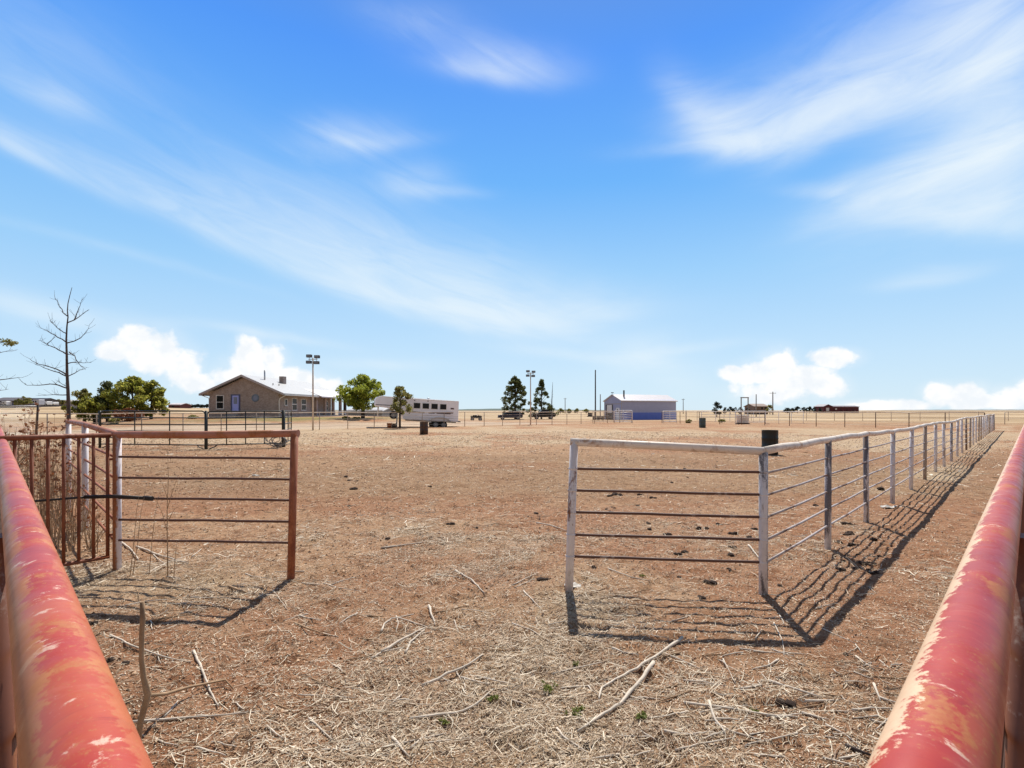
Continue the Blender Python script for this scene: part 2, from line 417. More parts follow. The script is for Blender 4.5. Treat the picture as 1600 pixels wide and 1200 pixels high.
def strawmesh(name, specs):
    V = []; Fc = []; o = 0
    for sp_ in specs:
        n, a0, a1, b0, b1, c0, c1 = blades(**sp_)
        v = np.stack([a0, a1, b0, b1, c0, c1], 1).reshape(-1, 3)
        k = np.arange(n)[:, None]*6+o
        Fc.append(np.concatenate([k+np.array([[0, 1, 3, 2]]), k+np.array([[2, 3, 5, 4]])], 0)); V.append(v); o += len(v)
    V = np.concatenate(V).astype(np.float32); Fc = np.concatenate(Fc).astype(np.int32)
    me = bpy.data.meshes.new(name); me.vertices.add(len(V)); me.vertices.foreach_set('co', V.ravel())
    me.loops.add(Fc.size); me.loops.foreach_set('vertex_index', np.ascontiguousarray(Fc).ravel())
    me.polygons.add(len(Fc)); me.polygons.foreach_set('loop_start', np.arange(len(Fc), dtype=np.int32)*4)
    me.materials.append(M['straw']); me.update(calc_edges=True)
    ob = bpy.data.objects.new(name, me); C.objects.link(ob); return ob
tag(strawmesh('straw_litter', [
    dict(n=52000, rmin=2.0, rmax=7.5, lmin=.012, lmax=.15, wmin=.002, wmax=.0065, seed=1, power=1.2),
    dict(n=170000, rmin=2.0, rmax=9, lmin=.006, lmax=.030, wmin=.0025, wmax=.007, seed=11, power=1.25, lift=.006, floor=.34),
    dict(n=20000, rmin=6.5, rmax=16, lmin=.03, lmax=.2, wmin=.004, wmax=.012, seed=2, power=1.5),
    dict(n=13000, rmin=14, rmax=42, lmin=.05, lmax=.3, wmin=.012, wmax=.03, seed=3, power=1.7, lift=.03)]),
    'pale chopped straw and dry stems scattered over the dirt', 'straw', kind='stuff')
def crumbs(n, seed):
    g = np.random.default_rng(seed)
    rad = (2.2**.7+g.random(n)*(40**.7-2.2**.7))**(1/.7); an = np.radians(g.uniform(-54, 54, n))
    x = rad*np.sin(an); y = rad*np.cos(an)
    keep = g.random(n) < .25+.9*sstep(.4, .68, fbm(x/1.1+70, y/1.1, 3)); x = x[keep]; y = y[keep]; n = len(x); rad = rad[keep]
    s = (.0025+.0095*g.random(n)**3.5)*(1+rad*.075)
    base = np.array([[1, 0, -.3], [-.5, .87, -.3], [-.5, -.87, -.3], [0, 0, .8], [.3, .2, .65]])
    v = np.repeat(base[None], n, 0)*(1+.5*g.normal(0, .5, (n, 5, 3)))
    v = v*s[:, None, None]*np.array([1, 1, .75]); v[:, :, 0] += x[:, None]; v[:, :, 1] += y[:, None]; v[:, :, 2] += (ter(x, y)+s*.25)[:, None]
    tri = np.array([[0, 1, 3], [1, 2, 3], [2, 0, 4], [0, 3, 4], [3, 2, 4]])
    f = (np.arange(n)[:, None, None]*5+tri[None]).reshape(-1, 3).astype(np.int32)
    me = bpy.data.meshes.new('dirt_crumbs'); V = v.reshape(-1, 3).astype(np.float32)
    me.vertices.add(len(V)); me.vertices.foreach_set('co', V.ravel())
    me.loops.add(f.size); me.loops.foreach_set('vertex_index', np.ascontiguousarray(f).ravel())
    me.polygons.add(len(f)); me.polygons.foreach_set('loop_start', np.arange(len(f), dtype=np.int32)*3)
    me.materials.append(M['clod']); me.update(calc_edges=True)
    ob = bpy.data.objects.new('dirt_crumbs', me); C.objects.link(ob); return ob
tag(crumbs(170000, 5), 'loose reddish dirt crumbs strewn over the trampled ground', 'dirt', kind='stuff')

# ---------------------------------------------------------------- sky
SUN = Vector((.12, 1.0, 1.31)).normalized()
sun_el = math.asin(SUN.z); sun_az = math.atan2(SUN.x, SUN.y)
w = bpy.data.worlds.new('World'); bpy.context.scene.world = w
t = NT(w)
sky = t.n('ShaderNodeTexSky', sky_type='NISHITA', sun_disc=False, sun_elevation=sun_el, sun_rotation=sun_az, air_density=1.0, dust_density=.3, ozone_density=2.0)
gen = t.n('ShaderNodeTexCoord').outputs['Generated']
nrm = t.n('ShaderNodeVectorMath', operation='NORMALIZE'); t.l(gen, nrm.inputs[0]); gen = nrm.outputs[0]
sx = t.n('ShaderNodeSeparateXYZ'); t.l(gen, sx.inputs[0])
az = t.math('ARCTAN2', sx.outputs[0], sx.outputs[1]); el = t.math('ARCSINE', sx.outputs[2])
def S(c, k=10): return (c[0]*k, c[1]*k, c[2]*k, 1)
elr = t.math('MULTIPLY', el, 1/(math.pi/2), clamp=True)
grad = t.ramp(elr, [(0, srgb(214, 238, 253)), (.06, srgb(198, 230, 255)), (.16, srgb(158, 211, 255)), (.26, srgb(108, 183, 255)), (.38, srgb(80, 155, 253)), (.47, srgb(92, 146, 228)), (.62, (.19, .215, .255, 1)), (1, (.19, .195, .205, 1))])  # topmost stops, out of view, greyed for a neutral ambient light
g10 = t.n('ShaderNodeVectorMath', operation='SCALE'); t.l(grad, g10.inputs[0]); g10.inputs['Scale'].default_value = 10.0
skyc = t.mix(.90, sky.outputs[0], g10.outputs[0])
# unseen sky behind the viewpoint is greyed to add neutral fill light
back = t.ramp(t.math('MULTIPLY_ADD', sx.outputs[1], .5, .5), [(.22, (1, 1, 1, 1)), (.52, (0, 0, 0, 1))])
skyc = t.mix(t.math('MULTIPLY', back, .8), skyc, S((.40, .385, .37)))
high = t.ramp(elr, [(.44, (1, 1, 1, 1)), (.60, (.42, .42, .42, 1))])  # unseen upper sky dimmed to deepen the shadows on the ground
# soft domain warp for the wisps
cmb = t.n('ShaderNodeCombineXYZ'); t.l(az, cmb.inputs[0]); t.l(el, cmb.inputs[1])
wn = t.n('ShaderNodeTexNoise', i_Scale=4.0, i_Detail=3.0, i_Roughness=.5); t.l(cmb.outputs[0], wn.inputs['Vector'])
wc = t.n('ShaderNodeSeparateColor'); t.l(wn.outputs['Color'], wc.inputs[0])
azw = t.math('ADD', az, t.math('MULTIPLY', t.math('SUBTRACT', wc.outputs[0], .5), .075))
elw = t.math('ADD', el, t.math('MULTIPLY', t.math('SUBTRACT', wc.outputs[1], .5), .042))
def mkgroup():
    gt = bpy.data.node_groups.new('wisp', 'ShaderNodeTree')
    for nm in ('a', 'e', 'cx', 'cy', 'cos', 'sin', 'iw', 'iup', 'idn', 'amp'): gt.interface.new_socket(nm, in_out='INPUT', socket_type='NodeSocketFloat')
    gt.interface.new_socket('v', in_out='OUTPUT', socket_type='NodeSocketFloat')
    class GT(NT):
        def __init__(s): s.t = gt
    q = GT(); gi = q.n('NodeGroupInput').outputs; out = q.n('NodeGroupOutput')
    dx = q.math('SUBTRACT', gi['a'], gi['cx']); dy = q.math('SUBTRACT', gi['e'], gi['cy'])
    p = q.math('MULTIPLY', q.math('ADD', q.math('MULTIPLY', dx, gi['cos']), q.math('MULTIPLY', dy, gi['sin'])), gi['iw'])
    v = q.math('SUBTRACT', q.math('MULTIPLY', dy, gi['cos']), q.math('MULTIPLY', dx, gi['sin']))
    up = q.math('MULTIPLY', q.math('MAXIMUM', v, 0), gi['iup']); dn = q.math('MULTIPLY', q.math('MINIMUM', v, 0), gi['idn'])
    qq = q.math('ADD', up, dn)
    r2 = q.math('ADD', q.math('MULTIPLY', p, p), q.math('MULTIPLY', qq, qq))
    e = q.math('MULTIPLY', q.math('EXPONENT', q.math('MULTIPLY', r2, -1.0)), gi['amp'])
    q.l(e, out.inputs[0]); return gt
WG = mkgroup()
def ang(px, py):
    return math.atan((px-CX)/F), math.atan((HY-py)/math.hypot(F, px-CX))
def wisp(px, py, rx, up, dn, rot, amp, a=None, e=None):
    """soft cloud patch: half length rx, fading up/down over up/dn, turned rot degrees (anticlockwise)"""
    g = t.n('ShaderNodeGroup'); g.node_tree = WG
    cx, cy = ang(px, py); k = 1/math.hypot(F, px-CX)
    t.l(a or azw, g.inputs['a']); t.l(e or elw, g.inputs['e'])
    kx = F/(F*F+(px-CX)**2)
    rot = math.radians(rot)
    for nm, v in (('cx', cx), ('cy', cy), ('cos', math.cos(rot)), ('sin', math.sin(rot)), ('iw', 1/(rx*kx)), ('iup', 1/(up*k)), ('idn', 1/(dn*k)), ('amp', amp)): g.inputs[nm].default_value = v
    return g.outputs[0]
WISPS = [
 # long sweeping band from upper left to the middle
 (20, 222, 70, 22, 11, -27, .36), (110, 270, 90, 24, 12, -24, .36), (230, 322, 100, 30, 13, -21, .33), (350, 372, 110, 45, 14, -21, .32),
 (470, 418, 110, 85, 15, -20, .40), (590, 460, 110, 80, 16, -17, .44), (700, 488, 100, 60, 16, -12, .50), (800, 497, 110, 34, 16, -4, .46), (900, 492, 110, 24, 14, 2, .28),
 (560, 390, 320, 80, 60, -16, .15), (300, 280, 260, 80, 50, -14, .09), (760, 440, 140, 60, 50, -12, .12),
 (850, 520, 110, 26, 14, -6, .26),
 # small bright patches
 (785, 112, 85, 24, 15, -2, .60), (760, 122, 70, 10, 9, -6, .20), (545, 215, 70, 26, 26, 8, .44), (595, 222, 70, 10, 9, 8, .26), (640, 288, 55, 26, 20, 6, .34), (690, 300, 60, 9, 8, 2, .24), (660, 38, 80, 22, 22, -4, .20),
 (60, 145, 110, 24, 20, -10, .22), (110, 165, 50, 18, 16, -10, .14), (40, 475, 110, 22, 17, -9, .42), (170, 492, 110, 14, 14, -5, .20), (420, 522, 110, 8, 7, -6, .34), (590, 568, 90, 9, 9, 0, .30), (190, 395, 220, 8, 7, -9, .13), (60, 60, 200, 60, 60, -8, .14),
 # right hand wisps
 (1150, 212, 90, 46, 20, -14, .60), (1080, 165, 60, 30, 18, -42, .30), (1240, 200, 120, 60, 18, 8, .52), (1370, 172, 140, 70, 22, 16, .46), (1500, 130, 120, 90, 40, 22, .42), (1570, 60, 110, 60, 50, 20, .48), (1580, 110, 90, 90, 60, 60, .36), (1100, 230, 110, 14, 9, -3, .24), (1420, 60, 190, 90, 70, 10, .22),
 (1560, 235, 110, 60, 36, 20, .62), (1480, 270, 120, 50, 26, 22, .54), (1380, 308, 110, 34, 14, 14, .44), (1310, 300, 70, 12, 9, -14, .26), (1590, 300, 90, 60, 40, 12, .40), (1490, 330, 110, 26, 16, -4, .40), (1560, 355, 110, 24, 20, -16, .52), (1450, 320, 200, 70, 60, 10, .18),
 (1455, 433, 90, 16, 10, 0, .32), (990, 560, 60, 30, 18, 20, .36), (1030, 572, 70, 24, 26, -20, .34), (900, 553, 130, 10, 9, -6, .36), (1060, 545, 90, 8, 7, 2, .20), (860, 478, 120, 40, 30, 0, .20),
]
tot = None
for wv in WISPS:
    wv = list(wv); wv[6] *= 1.3 if wv[0] > 1050 else 1.0
    o = wisp(*wv); tot = o if tot is None else t.math('ADD', tot, o)
# fibres combed along the wisps
def fibres(rot, fy=10):
    rv = t.mapping(cmb.outputs[0], (1, 1, 1), (0, 0, math.radians(rot)))
    return t.noise(t.mapping(rv, (2.0, fy, 1)), 2.6, 7.0, .6, .7)
side = t.ramp(t.math('MULTIPLY_ADD', az, .5, .5), [(.48, (0, 0, 0, 1)), (.62, (1, 1, 1, 1))])
fibm = t.mix(side, fibres(18), fibres(-5, 7.5))
fb = t.math('ADD', t.math('MULTIPLY', t.math('SUBTRACT', fibm, .25, None, True), 2.2), .34)
cir = t.math('MULTIPLY', tot, fb)
cir = t.math('SUBTRACT', 1.0, t.math('EXPONENT', t.math('MULTIPLY', cir, -1.0)))
sky1 = t.mix(cir, skyc, S((.885, .965, 1.0), 10))
# piled clouds low over the horizon: heaps of lobes with billowing rims
lob = t.n('ShaderNodeTexNoise', i_Scale=26.0, i_Detail=6.0, i_Roughness=.55, i_Distortion=.2); t.l(cmb.outputs[0], lob.inputs['Vector'])
lo2 = t.math('MULTIPLY', t.math('SUBTRACT', lob.outputs['Fac'], .5), 1.5)
HEAPS = [(180, 548, 30, 20, 20), (215, 540, 45, 30, 34), (250, 560, 50, 44, 30), (285, 580, 36, 40, 26), (310, 598, 40, 18, 16), (360, 592, 40, 22, 16),
 (392, 552, 26, 30, 30), (425, 560, 26, 24, 20), (400, 582, 60, 26, 26), (450, 595, 60, 22, 20), (500, 602, 36, 16, 24),
 (1145, 580, 22, 11, 14), (1180, 586, 40, 24, 22), (1215, 572, 38, 30, 34), (1255, 590, 50, 24, 26), (1300, 558, 44, 14, 18), (1290, 605, 36, 24, 22), (1210, 612, 70, 22, 20),
 (1470, 612, 32, 16, 26), (1510, 616, 40, 20, 30), (1575, 620, 40, 18, 26), (1540, 626, 80, 14, 18), (1380, 634, 90, 10, 12), (1620, 610, 40, 20, 30)]
hp = None
for hx, hy, rx, up, dn in HEAPS:
    o = wisp(hx, hy, rx, up, dn, 0, 1.0, az, el); hp = o if hp is None else t.math('MAXIMUM', hp, o)
hk = t.math('ADD', hp, lo2)
hm_ = t.ramp(hk, [(.24, (0, 0, 0, 1)), (.70, (1, 1, 1, 1))], 'EASE')
hm_ = t.math('MULTIPLY', hm_, t.ramp(hp, [(.12, (0, 0, 0, 1)), (.30, (1, 1, 1, 1))]))
soft = t.math('MULTIPLY', t.ramp(hp, [(.1, (0, 0, 0, 1)), (.9, (1, 1, 1, 1))]), .45)
hm_ = t.math('MAXIMUM', hm_, soft)
shade = t.ramp(t.noise(cmb.outputs[0], 30, 5, .55), [(.38, S((.90, .945, .99), 1)), (.58, S((1.04, 1.04, 1.04), 1))])
sh10 = t.n('ShaderNodeVectorMath', operation='SCALE'); t.l(shade, sh10.inputs[0]); sh10.inputs['Scale'].default_value = 10.0
sky2 = t.mix(hm_, sky1, sh10.outputs[0])
sky2 = t.mix(1.0, sky2, high, 'MULTIPLY')
bg = t.n('ShaderNodeBackground', i_Strength=.082); t.l(sky2, bg.inputs[0])
wo = t.n('ShaderNodeOutputWorld'); t.l(bg.outputs[0], wo.inputs[0])
w.cycles.sampling_method = 'MANUAL'; w.cycles.sample_map_resolution = 512
sl = bpy.data.lights.new('sun', 'SUN'); sl.energy = 5.0; sl.angle = math.radians(.53); sl.color = (1, .945, .85)
so = bpy.data.objects.new('sun', sl); C.objects.link(so); so.rotation_euler = SUN.to_track_quat('Z', 'Y').to_euler(); so.location = SUN*60
# ---------------------------------------------------------------- camera
cd = bpy.data.cameras.new('camera'); co_ = bpy.data.objects.new('camera', cd); C.objects.link(co_)
co_.location = (0, 0, H); co_.rotation_euler = (math.pi/2, 0, 0)
cd.sensor_width = 36; cd.lens = 36*F/1600; cd.shift_y = 41/1600; cd.clip_start = .02; cd.clip_end = 20000
cd.dof.use_dof = True; cd.dof.focus_distance = 7.0; cd.dof.aperture_fstop = 20.0
sc = bpy.context.scene; sc.camera = co_
sc.view_settings.view_transform = 'Standard'; sc.view_settings.look = 'None'; sc.view_settings.exposure = .28; sc.view_settings.gamma = 1
sc.cycles.max_bounces = 6; sc.cycles.transparent_max_bounces = 8
sc.cycles.use_denoising = True
# ---------------------------------------------------------------- red foreground rails
def red_paint(inner, ik, orust, ax_rot):
    m = bpy.data.materials.new('faded_red_paint_on_pipe'); t = NT(m)
    co = t.n('ShaderNodeTexCoord').outputs['Object']
    a = t.noise(co, 9, 7, .62, .5); b = t.noise(co, 3.2, 5, .6); f = t.noise(t.mapping(co, (1, 1, 1), loc=(4, 2, 1)), 70, 5, .7); s_ = t.noise(t.mapping(co, (30, 5, 30)), 1.0, 4, .6)
    ring = t.noise(t.mapping(t.mapping(co, (1, 1, 1), (0, 0, math.radians(ax_rot))), (26, 6, 6)), 1.6, 8, .74, 1.2)
    red = t.ramp(b, [(.30, (.29, .022, .022, 1)), (.5, (.40, .042, .026, 1)), (.72, (.50, .12, .04, 1))])
    red = t.mix(t.ramp(ring, [(.34, (.4, .4, .4, 1)), (.44, (.0, .0, .0, 1))]), red, (.20, .016, .018, 1))
    red = t.mix(t.ramp(ring, [(.56, (0, 0, 0, 1)), (.66, (.3, .3, .3, 1))]), red, (.52, .15, .09, 1))
    k = t.math('ADD', a, t.math('MULTIPLY', t.math('SUBTRACT', f, .5), .25))
    rust = t.mix(f, (.29, .08, .025, 1), (.52, .20, .065, 1))
    c = t.mix(t.ramp(k, [(.595, (0, 0, 0, 1)), (.635, (.7, .7, .7, 1))]), red, rust)
    # pale scuffs worn through across the pipe
    sc_ = t.math('ADD', t.math('MULTIPLY', ring, .42), t.math('MULTIPLY', t.noise(t.mapping(co, (1, 1, 1), loc=(1.3, 7, 3)), 22, 8, .75, .8), .58))
    pit = t.noise(co, 190, 3, .7)
    k2 = t.math('ADD', sc_, t.math('MULTIPLY', t.math('SUBTRACT', s_, .5), .3))
    c = t.mix(t.ramp(k2, [(.585, (0, 0, 0, 1)), (.615, (.75, .75, .75, 1))]), c, (.70, .50, .38, 1))
    c = t.mix(t.ramp(t.math('ADD', pit, t.math('MULTIPLY', t.math('SUBTRACT', a, .5), .6)), [(.60, (0, 0, 0, 1)), (.68, (.7, .7, .7, 1))]), c, (.42, .15, .05, 1))
    # the inner flank is toned paler by its facing, the outer flank worn to rust
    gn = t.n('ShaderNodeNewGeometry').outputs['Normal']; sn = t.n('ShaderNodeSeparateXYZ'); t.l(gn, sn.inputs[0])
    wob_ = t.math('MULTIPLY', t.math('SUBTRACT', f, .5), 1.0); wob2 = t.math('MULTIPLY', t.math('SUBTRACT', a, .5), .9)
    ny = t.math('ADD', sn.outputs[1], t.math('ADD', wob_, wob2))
    inner_tone = t.mix(f, tuple(q*.72 for q in inner[:3])+(1,), inner)
    c = t.mix(t.math('MULTIPLY', t.ramp(ny, [(.38, (0, 0, 0, 1)), (.45, (1, 1, 1, 1))]), ik), c, inner_tone)
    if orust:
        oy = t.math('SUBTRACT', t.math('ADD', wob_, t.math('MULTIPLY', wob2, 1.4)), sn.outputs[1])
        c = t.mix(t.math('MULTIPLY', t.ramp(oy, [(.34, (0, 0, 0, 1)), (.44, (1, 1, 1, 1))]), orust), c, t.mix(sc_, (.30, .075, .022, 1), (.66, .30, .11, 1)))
    bsdf(t, c, t.ramp(k, [(.45, (.38, .38, .38, 1)), (.65, (.6, .6, .6, 1))]), 0, k, .15, .003, .30); return m
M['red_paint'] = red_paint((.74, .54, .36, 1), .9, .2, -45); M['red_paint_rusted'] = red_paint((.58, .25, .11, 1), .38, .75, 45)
M['rust_post'] = worn('rust_streaked_post', (.20, .065, .030, 1), (.40, .30, .24, 1), .57, .66, 5, stretch=(1, 1, .4), third=(.36, .15, .06, 1), lo3=.56, hi3=.66)
def rail_fence(sgn, inset, label):
    """alley fence: one fat top rail with thin rails below, running off at 45 degrees"""
    ax = lambda s, z: (sgn*(s-inset), s, z)
    s0, s1 = .06, 13.0; zt = H-.295
    e = thing('pipe_rail_fence', (sgn*1.3, 1.35, tz(sgn*1.3, 1.35)), label, 'pipe fence', 'red pipe fences on both sides of the viewpoint')
    off = e.location[:]
    pts = [ax(s0+(s1-s0)*k/40, zt) for k in range(41)]
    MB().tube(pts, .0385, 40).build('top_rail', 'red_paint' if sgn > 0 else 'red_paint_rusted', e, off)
    for dz in (.30, .52, .74): MB().tube([ax(s0, zt-dz), ax(s1, zt-dz)], .011, 8).build('rail', 'rod', e, off)
    for k, s in enumerate((1.3, 3.9, 6.5, 9.1, 11.7)):
        x, y, _ = ax(s, 0); x += sgn*.066 if k == 0 else 0; y += -.0 if k == 0 else 0
        g = tz(x, y)
        MB().tube([(x, y, g-.25), (x, y, zt-.02)], .0365, 24).build('post', 'rust_post', e, off)
    # welded collars
    return e
rail_fence(1, .079, 'fat faded red top rail rising to the right edge, nearest pipe on the right')
rail_fence(-1, .075, 'fat faded red top rail rising to the left edge, nearest pipe on the left')

# ---------------------------------------------------------------- generic pipe fence pieces
def wob(p, q, n, amp, seed):
    g = random.Random(seed); p = Vector(p); q = Vector(q); o = []
    ph = [g.uniform(0, 6.28) for _ in range(4)]
    for k in range(n+1):
        u = k/n; e = math.sin(math.pi*u)
        o.append(p.lerp(q, u)+Vector((amp*e*math.sin(5*u+ph[0]), 0, amp*e*(math.sin(7*u+ph[1])+.5*math.sin(19*u+ph[2])))))
    return o
def weld(b, c, r):
    b.lathe([(r, -.012), (r*1.35, -.006), (r*1.35, .006), (r, .012)], 10, c)

# white arena fence turning the corner and running away to the right
Cn = Vector((2.24, 4.62)); Dn = Vector((.525, 4.82)); far = Vector((40.0, 43.0))
def gb(x, y): return float(big(np.array([x]), np.array([y]))[0])
def z_at(p, h): return gb(p.x, p.y)+h
e = thing('pipe_fence', (Cn.x, Cn.y, tz(Cn.x, Cn.y)), 'long peeling white pipe fence with five thin rails running far off to the right', 'pipe fence')
off = e.location[:]
RZ = [1.085, .885, .685, .483, .282]
npost = 26; step = (far-Cn)/(npost-1)
base = [Cn+step*k for k in range(npost)]
rr_ = random.Random(4)
top = []
for k, p in enumerate(base):
    h = 1.285+.02*math.sin(k*1.3)+(.03 if k > 8 else 0)
    top.append(Vector((p.x, p.y, z_at(p, h))))
mats = ['flaking_post', 'flaking_post', 'flaking_post', 'flaking_post', 'white_pipe', 'far_post', 'white_pipe', 'white_pipe', 'flaking_post']
for k, p in enumerate(base):
    lean = Vector((rr_.uniform(-.02, .02), rr_.uniform(-.02, .02), 0))
    if k == 0: lean = Vector((0, 0, 0))
    g = tz(p.x, p.y)
    m = mats[k] if k < len(mats) else rr_.choice(['white_pipe', 'flaking_post', 'white_pipe', 'far_post'])
    b = MB().tube([(p.x, p.y, g-.2), (p.x+lean.x*.5, p.y+lean.y*.5, g+.6), (p.x+lean.x, p.y+lean.y, top[k].z-.01)], .036 if k else .038, 16)
    if k < 8:
        for z in RZ: weld(b, (p.x+lean.x*z/1.3, p.y+lean.y*z/1.3, g+z), .030)
    b.build('post', m, e, off)
tp = []
for k in range(npost-1):
    for u in range(4):
        q = top[k].lerp(top[k+1], u/4); tp.append(q+Vector((0, 0, .008*math.sin(k*4+u*2.1))))
tp.append(top[-1]); 
MB().tube(tp, .037, 18).build('top_rail', 'white_rail', e, off)
for i_, z in enumerate(RZ):
    pts = []
    for k in range(npost):
        p = base[k]; g = gb(p.x, p.y)
        pts.append(Vector((p.x, p.y, g+z)))
        if k < npost-1:
            q = base[k]+step*.5; gq = (g+gb(base[k+1].x, base[k+1].y))/2
            pts.append(Vector((q.x, q.y, gq+z-.004-.005*rr_.random())))
    MB().tube(pts, .0118, 8).build('rail', 'rod_pale', e, off)
# gate panel at its near end
D0 = Vector((Dn.x, Dn.y, tz(Dn.x, Dn.y)-.15)); D1 = Vector((X(897, 4.82), 4.82, Z(690, 4.82)))
b = MB().tube([D0, D0.lerp(D1, .5), D1], .038, 18)
for z in (1.108, .906, .704, .495, .293): weld(b, D0.lerp(D1, (z-D0.z)/(D1.z-D0.z)), .033)
b.build('post', 'white_pipe', e, off)
MB().tube([D1+Vector((-.036, .004, -.002)), (1.4, 4.72, 1.322), top[0]], .037, 18).build('top_rail', 'white_rail', e, off)
for i_, (z0, z1) in enumerate(zip((1.108, .906, .704, .495, .293), RZ)):
    p = D0.lerp(D1, (z0-D0.z)/(D1.z-D0.z)); q = Vector((Cn.x, Cn.y, tz(Cn.x, Cn.y)+z1))
    MB().tube(wob(p, q, 14, .002, i_), .0132, 10).build('rail', 'rod', e, off)
    
# rusty panel on the left with its return
A = Vector((X(183, 5.3), 5.3)); B = Vector((X(457, 5.06), 5.06)); C1 = Vector((-5.88, 7.14)); C2 = Vector((-7.47, 8.73))
e = thing('pipe_fence', (A.x, A.y, tz(A.x, A.y)), 'rust red pipe panel with five thin rails, its back end painted white', 'pipe fence')
off = e.location[:]
HA, HB = Z(679, 5.3), Z(677, 5.06)
for p, h, m in ((A, HA, 'rust_white'), (B, HB, 'rust_pipe'), (C1, 1.45, 'white_pipe'), (C2, 1.46, 'white_pipe')):
    g = tz(p.x, p.y)
    b = MB().tube([(p.x+(-.02 if p is B else 0), p.y, g-.2), (p.x+(.02 if p is B else 0), p.y, h-.005)], .038 if p is not B else .036, 18)
    b.build('post', m, e, off)
va, vb, v1, v2 = [Vector((p.x, p.y, h)) for p, h in ((A, HA), (B, HB), (C1, 1.455), (C2, 1.465))]
vb.x += .02
MB().tube([v2+Vector((-.03, .03, 0)), v1, va, va.lerp(vb, .5)+Vector((0, 0, -.008)), vb+Vector((.037, 0, 0))], .036, 18).build('top_rail', 'pink_pipe', e, off)
for i_, (ya, yb) in enumerate(((713.5, 716.5), (746, 749), (777.7, 781.6), (811.5, 815), (843.5, 848))):
    za, zb = Z(ya, 5.3), Z(yb, 5.06)
    MB().tube(wob((A.x, A.y-.01, za), (B.x, B.y, zb), 12, .0025, i_+9), .0122, 10).build('rail', 'rod', e, off)
    MB().tube(wob((A.x-.03, A.y, za), (C2.x, C2.y, za+.03), 12, .003, i_+30), .0138, 10).build('rail', 'rust_pipe', e, off)

# red gate of upright bars hung from it
h0 = Vector((X(169, 5.28), 5.28)); dirg = Vector((-.645, -.763))
e = thing('pipe_gate', (h0.x, h0.y, tz(h0.x, h0.y)), 'dark red gate of upright pipe bars standing open at the left', 'gate')
off = e.location[:]
L_ = 1.32
P = lambda s, z: (h0.x+dirg.x*s, h0.y+dirg.y*s, z)
MB().tube([P(-.02, 1.397), P(L_, 1.395)], .024, 14).build('top_rail', 'gate_red', e, off)
MB().tube([P(-.01, .157), P(L_, .15)], .019, 12).build('bottom_rail', 'gate_red', e, off)
for k in range(12): 
    s = .004+.1145*k
    MB().tube([P(s, .15), P(s, 1.38)], .0145 if k else .0165, 12).build('bar', 'gate_red', e, off)
lb = MB().tube([P(.62, .80), P(.30, .792), P(.17, .788)], .011, 10)
q = P(.17, .788)
lb.tube([(q[0], q[1]-.03, q[2]+.005), (X(182, 5.19), 5.19, Z(775.5, 5.19)), (X(228, 5.16), 5.16, Z(778.5, 5.16))], .0185, 12)
lb.tube([(X(225, 5.16), 5.16, Z(778, 5.16)), (X(238, 5.15), 5.15, Z(779, 5.15))], .024, 10)
lb.build('latch_bar', 'black_iron', e, off)
for z in (1.15, .38): MB().tube([(A.x, A.y, z), P(-.005, z)], .012, 8).build('hinge', 'gate_red', e, off)

# ---------------------------------------------------------------- fences far round the arena
def fence_run(pts_px, heights, rails, rp, rt, rl, label, mp='far_post', mr='far_pipe', ml='far_pipe', name='pipe_fence', group=None, ground=None):
    """pts: plan points of the posts"""
    p0 = pts_px[0]; e = thing(name, (p0[0], p0[1], tz(*p0)), label, 'pipe fence', group); off = e.location[:]
    tops = []
    for k, p in enumerate(pts_px):
        g = tz(*p); h = heights+.03*math.sin(k*2.3)
        tops.append((p[0], p[1], g+h))
        MB().tube([(p[0], p[1], g-.15), (p[0], p[1], g+h)], rp, 8).build('post', mp, e, off)
    MB().tube(tops, rt, 8).build('top_rail', mr, e, off)
    for z in rails:
        MB().tube([(x, y, zz-heights+z) for x, y, zz in tops], rl, 6).build('rail', ml, e, off)
    return e
Lp = lambda s: (-16.6+.78*s, 43+.63*s)
fence_run([Lp(-26+2.42*k) for k in range(29)], 1.45, (1.16, .87, .58, .29), .034, .034, .0125, 'long sunbleached pipe fence along the back of the arena, before the house and trailer')
Ep = lambda s: (40-.664*s, 43+.747*s)
fence_run([Ep(.6+2.56*k) for k in range(13)], 1.45, (1.16, .87, .58, .29), .036, .036, .014, 'brown posted pipe fence closing the far right end of the arena', M.setdefault('brown_post', worn('rust_brown_post', (.16, .09, .06, 1), (.30, .2, .14, 1), .55, .7, 1.5)))
fence_run([(30+4.2*k, 84-.4*k) for k in range(14)], 1.45, (1.0, .5), .034, .03, .011, 'second thinner fence on the plain behind the far right end of the arena')
fence_run([(X(1096, 76)+2.0*k, 76-.2*k) for k in range(4)], 1.45, (1.0, .62), .04, .045, .03, 'short low white pipe fence right of the metal shop', 'white', 'white', 'white')
fence_run([(X(1570, 60)+3*k, 60-2*k) for k in range(8)], 1.4, (.7,), .035, .03, .011, 'sparse fence beyond the right hand alley at the frame edge')

